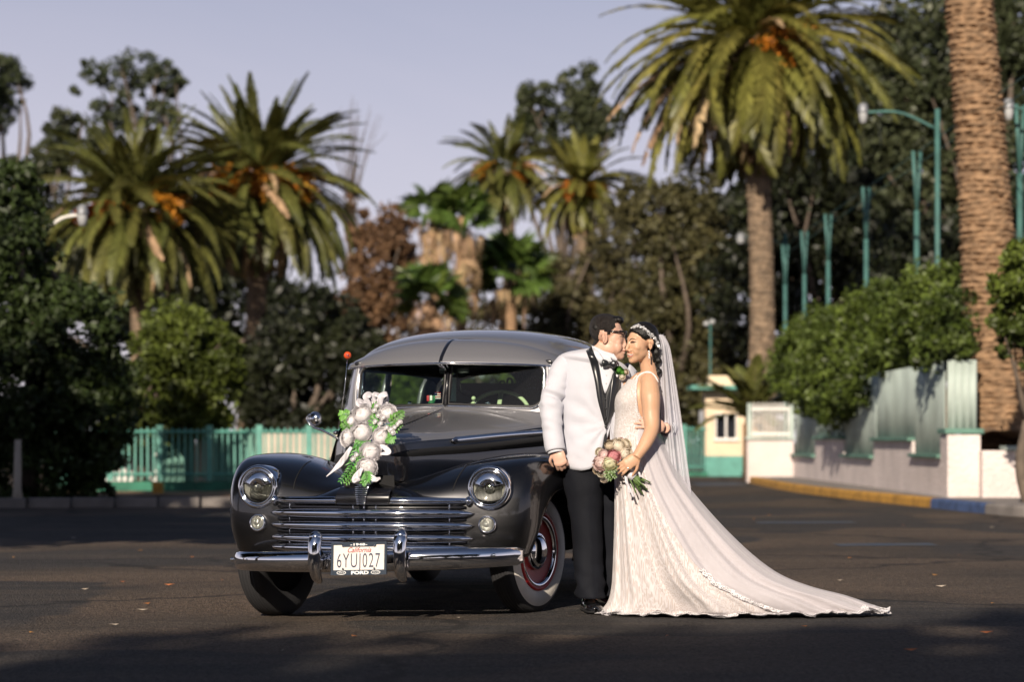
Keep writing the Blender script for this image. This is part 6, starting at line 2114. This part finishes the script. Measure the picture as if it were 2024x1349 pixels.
# face details draped on the face
face_line('eyebrow', [(1243.2, 675.2), (1246.5, 671.2), (1250.5, 669.8), (1257.5, 672.6)], (.0016, .0030, .0028, .0008), BB, M['brow'], bride, BO_)
M['eyeshadow'] = pmat('bronze_eyeshadow', (.20, .085, .045), .5)
face_line('eyelid', [(1245.5, 677.2), (1250, 675.2), (1256.5, 676.6)], (.0015, .004, .0015), BB, M['eyeshadow'], bride, BO_, .0008)
face_line('eye', [(1246.5, 678.6), (1250, 677.8), (1254, 678.2)], (.0012, .0026, .0014), BB, M['patent'], bride, BO_, .0012)
face_line('eyelashes', [(1245.6, 678.8), (1249.5, 676.7), (1254, 677), (1258.2, 675.4)], (.0008, .0019, .0022, .0006), BB, M['brow'], bride, BO_, .0022)
face_line('upper_lip', [(1239, 698.6), (1242, 698.0), (1246, 698.8), (1253, 699.6)], (.0016, .0034, .0034, .001), BB, M['lip'], bride, BO_, .0012)
face_line('teeth', [(1240.5, 700.8), (1244, 701.5), (1248, 701.7), (1251.5, 700.8)], (.001, .0026, .0026, .0008), BB, M['teeth'], bride, BO_, .0006)
face_line('lower_lip', [(1240.5, 702.8), (1243.5, 704.6), (1247.5, 704.6), (1252.2, 701.2)], (.001, .003, .003, .0008), BB, M['lip'], bride, BO_, .0012)
face_line('ear_fold', [(1281, 680), (1284.5, 677.2), (1288.2, 680), (1287.6, 687), (1284.5, 693)], (.002, .003, .0032, .003, .0025), BB, M['skin_bride'], bride, BO_, .002, .8, 16)
# hair
bp_ = [(.25, .25), (.085, .088), (.064, .060), (.040, .030), (.016, .014), (.0, .024), (-.028, .022), (-.034, -.045), (-.045, -.12), (-.25, -.12), (-.25, .25)]
hs_ = scalp('hair', me, HB, BO_, bp_, lambda a, u: .006 + .004 * min(1, max(0, (u - .03) / .05)), M['hair'], bride)
hb = MB()
HB.ell(hb, (-.085, 0, .0), (.045, .055, .055))
HB.ell(hb, (-.085, .01, -.06), (.035, .045, .045))
for i in range(9):
    HB.ell(hb, (-.085 - .012 * math.sin(i * 2.1), .02 + .012 * math.cos(i * 1.7), -.02 - .022 * i), (.026, .026, .022), 8, 10)
hm = remesh('chignon', hb, .0036, 3)
hm.transform(Matrix.Translation(-Vector(BO_)))
link('chignon', hm, M['hair'], bride)
HBV = bvh_of(hs_.data, BO_)
# jewelled headband
hbnd = MB()
for i, (u, v) in enumerate(cr1(np.array([(1251, 648.5), (1259, 645), (1268, 647), (1278, 653.5), (1288, 663), (1296, 673), (1302, 686)], float), 34)):
    p = hit(HBV, u, v, 13.66) + np.array([0, -.004, 0])
    for _ in range(6):
        q = p + RNG.normal(size=3) * .0045
        d = unit(RNG.normal(size=3))
        A_ = lamp_axes(d + np.array([0, -.01, 0.02]))
        hbnd.ell(q, (.006, .0026, .0036), A_, 6, 8)
hbnd.build('jewelled_headband', M['crystal'], bride, BO_, smooth=False)
er = MB()
p = W(1283, 695, 13.598)
for i in range(6):
    er.ell(p + np.array([.001 * (i % 2), 0, -.0075 * i]), (.0048, .003, .0055), None, 6, 8)
er.build('earring', M['crystal'], bride, BO_)

# ---- gown
def lace_mat(name, base, thread, sx, holes=0., line=.06):
    m = bpy.data.materials.new(name)
    m.use_nodes = True
    n, l = m.node_tree.nodes, m.node_tree.links
    bs = n['Principled BSDF']
    bs.inputs['Roughness'].default_value = .7
    bs.inputs['Sheen Weight'].default_value = .25
    tcn = n.new('ShaderNodeTexCoord')
    mp_ = n.new('ShaderNodeMapping'); mp_.inputs['Scale'].default_value = sx
    l.new(tcn.outputs['Object'], mp_.inputs[0])
    nz = n.new('ShaderNodeTexNoise'); nz.inputs['Scale'].default_value = 3; nz.inputs['Detail'].default_value = 3
    l.new(mp_.outputs[0], nz.inputs['Vector'])
    mxv = n.new('ShaderNodeMix'); mxv.data_type = 'VECTOR'; mxv.inputs[0].default_value = .12
    l.new(mp_.outputs[0], mxv.inputs[4]); l.new(nz.outputs['Color'], mxv.inputs[5])
    vo = n.new('ShaderNodeTexVoronoi'); vo.feature = 'DISTANCE_TO_EDGE'; vo.inputs['Scale'].default_value = 1
    l.new(mxv.outputs[1], vo.inputs['Vector'])
    r_ = n.new('ShaderNodeMapRange'); r_.inputs[1].default_value = line; r_.inputs[2].default_value = line * 2.4
    r_.inputs[3].default_value = 1; r_.inputs[4].default_value = 0
    l.new(vo.outputs['Distance'], r_.inputs[0])
    mi = n.new('ShaderNodeMix'); mi.data_type = 'RGBA'
    mi.inputs[6].default_value = (*base, 1); mi.inputs[7].default_value = (*thread, 1)
    l.new(r_.outputs[0], mi.inputs[0]); l.new(mi.outputs[2], bs.inputs['Base Color'])
    bp_ = n.new('ShaderNodeBump'); bp_.inputs['Strength'].default_value = .6; bp_.inputs['Distance'].default_value = .003
    l.new(r_.outputs[0], bp_.inputs['Height']); l.new(bp_.outputs[0], bs.inputs['Normal'])
    if holes:
        r2 = n.new('ShaderNodeMapRange'); r2.inputs[3].default_value = 1 - holes; r2.inputs[4].default_value = 1
        l.new(r_.outputs[0], r2.inputs[0]); l.new(r2.outputs[0], bs.inputs['Alpha'])
    return m
M['lace_bodice'] = lace_mat('ivory_bodice_lace', (.45, .385, .345), (.60, .57, .57), (150, 150, 120), line=.10)
M['lace_skirt'] = lace_mat('skirt_lace_over_beige', (.47, .41, .385), (.60, .56, .565), (150, 150, 10), line=.10)
M['hem_lace'] = lace_mat('white_hem_lace', (.50, .47, .48), (.72, .70, .72), (95, 95, 95), .5, line=.10)
M['tulle'] = pmat('soft_white_tulle', (.60, .57, .61), .75, var=.06, scale=4, alpha=.58, sheen=.4)
M['veil'] = pmat('sheer_veil_tulle', (.62, .61, .67), .7, var=.06, scale=30, alpha=.58, sheen=.3)

# bodice as a shell over the torso, open at the near side and back
TG_ = cr1(rings(trow, 120, .006), 60)
vv = np.interp(np.linspace(0, len(trow) - 1, 60), range(len(trow)), [(r[1] + r[3]) / 2 for r in trow])
bod = []
for i in range(60):
    if vv[i] < 749 or vv[i] > 872: continue
    ue = np.interp(vv[i], [749, 760, 774, 799, 815, 828, 842, 856, 872], [1262, 1258, 1257, 1258, 1260, 1267, 1280, 1292, 1299])
    uc = np.interp(vv[i], [r[1] for r in trow], [(r[0] + r[2]) / 2 for r in trow])
    uh = np.interp(vv[i], [r[1] for r in trow], [(r[2] - r[0]) / 2 for r in trow])
    c_ = np.clip((ue - uc) / uh, -1, 1)
    a1 = 2 * math.pi - math.acos(c_)                     # near side edge
    a0 = np.interp(vv[i], [749, 790, 872], [R(140), R(60), R(5)])
    aa = np.linspace(a0, a1, 60)
    idx = aa / (2 * math.pi) * 120
    i0 = np.floor(idx).astype(int); f_ = (idx - i0)[:, None]
    bod.append(TG_[i][i0 % 120] * (1 - f_) + TG_[i][(i0 + 1) % 120] * f_)
bod = np.array(bod)
# bust shaping
for q in bod.reshape(-1, 3):
    d = math.exp(-((q[0] - px(1231, BY)) / .045) ** 2 - ((q[2] - pz(792, BY)) / .055) ** 2)
    q += np.array([-.008, -.016, 0]) * d
MB().grid(bod).build('bodice', M['lace_bodice'], bride, BO_, solid=.003)
BDB = bvh_grid(bod, False)
# scalloped edge and straps
P = [hit(BB, u, v, 13.66) + np.array([0, -.006, 0]) for u, v in cr1(np.array([(1262, 744), (1258, 751), (1256, 770), (1256.5, 795), (1259, 816), (1268, 833)], float), 26)]
ed = MB()
for i, p in enumerate(P): ed.ell(p, (.0065, .004, .006), None, 6, 8)
ed.build('scalloped_edge', M['petal_white'], bride, BO_)
P = [hit(BB, u, v, 13.68) + np.array([0, -.003, 0]) for u, v in cr1(np.array([(1260, 748), (1266, 740.5), (1276, 736.5), (1286, 737.5), (1295, 745), (1301, 757)], float), 24)]
MB().tube(P, .0055, 8, flat=.5, up=(0, -1, 0)).build('strap', M['petal_white'], bride, BO_)
P = [hit(BB, u, v, 13.68) + np.array([0, -.003, 0]) for u, v in ((1247, 757), (1252, 750), (1259, 742))]
MB().tube(cr1(P, 10), .004, 8, flat=.5, up=(0, -1, 0)).build('neckline', M['petal_white'], bride, BO_)

# skirt and train
SK = [(1215, 838, 1292, 838, .108), (1214, 850, 1294, 850, .114), (1213, 870, 1301, 868, .130), (1214, 900, 1316, 898, .152), (1216, 950, 1341, 948, .18), (1217, 1000, 1378, 997, .205), (1217, 1050, 1423, 1048, .23), (1216, 1100, 1474, 1098, .25), (1215, 1140, 1528, 1138, .265), (1213, 1168, 1590, 1163, .27), (1208, 1190, 1655, 1180, .265), (1198, 1205, 1705, 1198, .25), (1188, 1213, 1738, 1208, .225), (1184, 1216.5, 1748, 1214, .205)]
NS = 200
SG = cr1(rings([(a, b_, c, d, e, BY) for a, b_, c, d, e in SK], NS), 90)
th = np.linspace(0, 2 * math.pi, NS, endpoint=False)
tt = np.linspace(0, 1, 90)
cen = SG.mean(1)[:, None, :]
fold = np.zeros((90, NS))
for k_, ph_, am in ((7, .3, 1), (11, 1.7, .8), (17, .9, .55), (26, 2.2, .4), (43, .4, .25), (67, 1.1, .15)):
    fold += am * np.sin(k_ * th + ph_ + .5 * np.sin(2 * th))[None, :]
amp = (.002 + .052 * np.clip(tt - .12, 0, 1) ** 1.25)[:, None] * np.clip((1.03 - tt) * 6, .35, 1)[:, None]
dy = SG - cen
nrm = dy / (np.linalg.norm(dy, axis=2)[..., None] + 1e-9)
flat_n = np.stack([nrm[..., 0] * .45, np.sign(dy[..., 1]) * np.sqrt(np.abs(nrm[..., 1]) + .02) * .9, nrm[..., 2] * 0], 2)
SG2 = SG + flat_n * (fold * amp)[..., None]
# right end of the train tips up a little and the hem undulates
hemw = np.clip((tt - .9) * 10, 0, 1)[:, None]
SG2[..., 2] += hemw * (.012 + .010 * np.sin(th * 19)[None] + .008 * np.sin(th * 31 + 1)[None])
xr = np.clip((SG2[..., 0] - px(1640, BY)) / .25, 0, 1)
SG2[..., 2] += .035 * xr * np.exp(-((SG2[..., 0] - px(1690, BY)) / .05) ** 2) * hemw
SG2[..., 2] = np.maximum(SG2[..., 2], .006)
gown = MB().grid(SG2, False, True).build('gown_skirt', M['lace_skirt'], bride, BO_)
# outer tulle layer over the right side and train
ov = []
for i in range(2, 88):
    v_ = np.interp(i / 89 * 13, range(14), [s[1] for s in SK])
    ue = np.interp(v_, [838, 870, 950, 1000, 1050, 1100, 1150, 1190, 1217], [1262, 1258, 1276, 1298, 1325, 1358, 1405, 1470, 1560])
    row = SG2[i]
    uL = 1012 + row[:, 0].min() * F / BY; uR = 1012 + row[:, 0].max() * F / BY
    c_ = np.clip((ue - (uL + uR) / 2) / ((uR - uL) / 2), -1, 1)
    a0 = -math.acos(c_); a1 = R(150)
    aa = np.linspace(a0, a1, 110)
    idx = (aa % (2 * math.pi)) / (2 * math.pi) * NS
    i0 = np.floor(idx).astype(int) % NS; f_ = (idx - np.floor(idx))[:, None]
    p = row[i0] * (1 - f_) + row[(i0 + 1) % NS] * f_
    smooth_p = SG[i][i0] * (1 - f_) + SG[i][(i0 + 1) % NS] * f_
    p = p * .8 + smooth_p * .2
    o_ = p - p.mean(0)
    o_[:, 2] = 0
    o_ /= np.linalg.norm(o_, axis=1)[:, None] + 1e-9
    edge_ = np.exp(-((np.linspace(0, 1, 110)) / .02) ** 2)[:, None]
    p = p + o_ * (.016 + .012 * (i / 90)) * (1 - .5 * edge_) + np.array([0, 0, .006])
    ov.append(p)
ov = np.array(ov)
MB().grid(ov).build('tulle_overskirt', M['tulle'], bride, BO_)
# lace trims: overskirt edge and hem
def ruffle(name, path, w_, seed, up=.6):
    rg = np.random.default_rng(seed)
    P = cr1(path, len(path) * 3)
    n = len(P)
    T = np.gradient(P, axis=0); T /= np.linalg.norm(T, axis=1)[:, None] + 1e-9
    sidev = np.cross(T, [0, 0, 1]); sidev /= np.linalg.norm(sidev, axis=1)[:, None] + 1e-9
    sidev *= np.sign(-sidev[:, 1:2] + 1e-9)
    rows = []
    wob = cr1(rg.normal(size=(n // 4 + 2, 1)), n)[:, 0]
    wob2 = cr1(rg.normal(size=(n // 3 + 2, 1)), n)[:, 0]
    for i in range(n):
        rows.append([P[i] + sidev[i] * w_ * q * (1 + .28 * wob[i] * q) + np.array([0, 0, (.008 * wob2[i] * q + .005 * math.sin(i * 1.1 + wob[i]) * q) * up + .008 * (1 - q)]) for q in (0, .35, .7, 1)])
    Gq = np.array(rows)
    Gq[..., 2] = np.maximum(Gq[..., 2], .007)
    return MB().grid(Gq).build(name, M['hem_lace'], bride, BO_)
near = [j for j in range(NS) if R(178) < th[j] < R(359.5)]
ruffle('hem_lace', SG2[-1][near] + np.array([0, -.004, .006]), .055, 5, .4)
ruffle('hem_lace', SG2[-3][near] + np.array([0, -.004, .004]), .05, 7, .3)
ruffle('hem_lace', SG2[-6][near] + np.array([0, -.004, .004]), .05, 6, .3)
far = [j for j in range(NS) if th[j] < R(60)]
ruffle('hem_lace', SG2[-1][far] + np.array([.02, 0, .006]), .03, 8)
def dots(name, P, r, mat, k, seed, sc_=.006):
    rg = np.random.default_rng(seed)
    m = MB()
    for p in P:
        for _ in range(k):
            q = p + rg.normal(size=3) * sc_ * np.array([1.4, .5, 1])
            m.ell(q, (r * rg.uniform(.6, 1.5), r * .5, r * rg.uniform(.6, 1.5)), lamp_axes(rg.normal(size=3) + np.array([0, -3, .01])), 5, 7)
    return m.build(name, mat, bride, BO_, smooth=False)
OE = ov[:, 0]
le = cr1(OE[50:80], 160) + np.array([0, -.010, .004])
wb = cr1(RNG.normal(size=(44, 1)), 160)[:, 0]
MB().grid(np.array([[p + np.array([-.010 - .006 * wb[i], -.004, -.006]) , p + np.array([0, -.007 - .003 * wb[i], 0]), p + np.array([.012 + .006 * wb[-i], -.003, .008])] for i, p in enumerate(le)])).build('lace_edge', M['hem_lace'], bride, BO_)

# veil
VL = [(662, 1300, 1311), (672, 1302, 1318), (690, 1303, 1325), (730, 1304, 1332), (800, 1306, 1343), (870, 1309, 1353), (930, 1316, 1361), (960, 1324, 1365), (980, 1340, 1367)]
for layer in (0, 1):
    VG_ = []
    for i, (v, a_, c_) in enumerate(VL):
        t = np.linspace(0, 1, 9)
        VG_.append([W(a_ + (c_ - a_) * q - 2 * layer, v + (6 * math.sin(q * 3) if v > 900 else 0), 13.70 + .10 * layer + .035 * math.sin(q * 9 + i * .25 + layer * 2) * min(1, i / 3) + .02 * q) for q in t])
    VS_ = surf(np.array(VG_), 60, 48)
    t = np.linspace(0, 1, 48)
    VS_[:, :, 1] += (.012 * np.sin(t * 34 + layer)[None, :] + .006 * np.sin(t * 61)[None, :]) * np.linspace(.2, 1, 60)[:, None]
    MB().grid(VS_).build('veil', M['veil'], bride, BO_)
    if layer == 0:
        dots('veil_beading', np.concatenate([VS_[2::1, 1], VS_[-2, 2::2]]), .0022, M['crystal'], 1, 12, .003)
        dots('veil_beading', VS_[20:, 46], .0018, M['crystal'], 1, 13, .003)
        dots('veil_beading', VS_[::2, ::5].reshape(-1, 3) + RNG.normal(size=(VS_[::2, ::5].size // 3, 3)) * .008, .0013, M['crystal'], 1, 14, .004)

# ring
MB().ell(hit(BB, 1241, 926, 13.44) + np.array([0, -.002, 0]), (.006, .004, .005), None, 8, 10).build('ring', M['crystal'], bride, BO_)

# ---- bouquet held by the bride
BQ = W(1210, 912, 13.51)
bq = empty('bridal_bouquet', BQ)
tag(bq, 'round bouquet of cream and blush roses held against the gown', 'bouquet')
rm = {k_: bloom_mesh('rose', 200 + i, 7, 8, M[k_], .06, 1.0) for i, k_ in enumerate(('petal_cream', 'petal_blush', 'petal_pink', 'petal_green', 'petal_brown'))}
for i, (u, v, r, k_) in enumerate(((1194, 900, 9.5, 'petal_blush'), (1213, 903, 11.5, 'petal_pink'), (1222, 882, 13, 'petal_cream'), (1237, 879, 9, 'petal_cream'), (1235, 898, 13, 'petal_cream'), (1188, 916, 13.5, 'petal_blush'), (1206, 917, 13, 'petal_green'), (1205, 882, 9.5, 'petal_brown'), (1186, 895, 8, 'petal_cream'), (1190, 935, 8.5, 'petal_cream'), (1180, 930, 7, 'petal_brown'), (1194, 948, 6.5, 'petal_cream'), (1227, 872, 6, 'petal_blush'), (1200, 930, 8, 'petal_blush'))):
    d = np.array([(u - 1210) / 45, -1, -(v - 908) / 45])
    Yd = 13.505 + .05 * ((u - 1210) ** 2 + (v - 908) ** 2) / 900
    put_bloom(rm[k_], 'rose', bq, W(u, v, Yd) - BQ, r * 13.5 / F * 1.12, d, i)
for i, pth in enumerate(([(1200, 925), (1210, 936), (1216, 944)], [(1205, 930), (1212, 930), (1220, 926)], [(1198, 932), (1200, 942), (1207, 948)])):
    o_ = leafy('leaf_sprig', M['stem'], bq, [W(u, v, 13.50) - BQ for u, v in pth], 5, .022, .006, 120 + i)
sb_ = MB()
for i in range(22):
    e = RNG.normal(size=3) * .012
    c0 = W(1228, 922, 13.525) - BQ + e * .6
    c1 = W(1247, 939, 13.51) - BQ + e * .7
    c2 = W(1268 + RNG.normal() * 5, 962 + RNG.normal() * 3 - .5 * RNG.normal(), 13.50) - BQ + e * 1.6
    sb_.tube(cr1([c0, c1, c2], 6), .0042, 6)
sb_.build('stems', M['stem'], bq)
MB().tube([W(1243, 935, 13.51) - BQ, W(1254, 945, 13.505) - BQ], [.024, .025], 18, caps=False).build('ribbon_wrap', M['ribbon'], bq, solid=.003)
for i, pts in enumerate(([(1238, 944), (1240, 956), (1246, 968), (1252, 984)], [(1236, 942), (1238, 955), (1243, 966), (1244, 976)], [(1250, 936), (1262, 934), (1266, 944)])):
    P = cr1([W(u, v, 13.48) - BQ for u, v in pts], 16)
    MB().grid(np.array([[p + np.array([-.006, .003 * math.sin(k_), 0]), p + np.array([.006, 0, 0])] for k_, p in enumerate(P)])).build('ribbon_tail', M['ribbon'], bq, solid=.001)
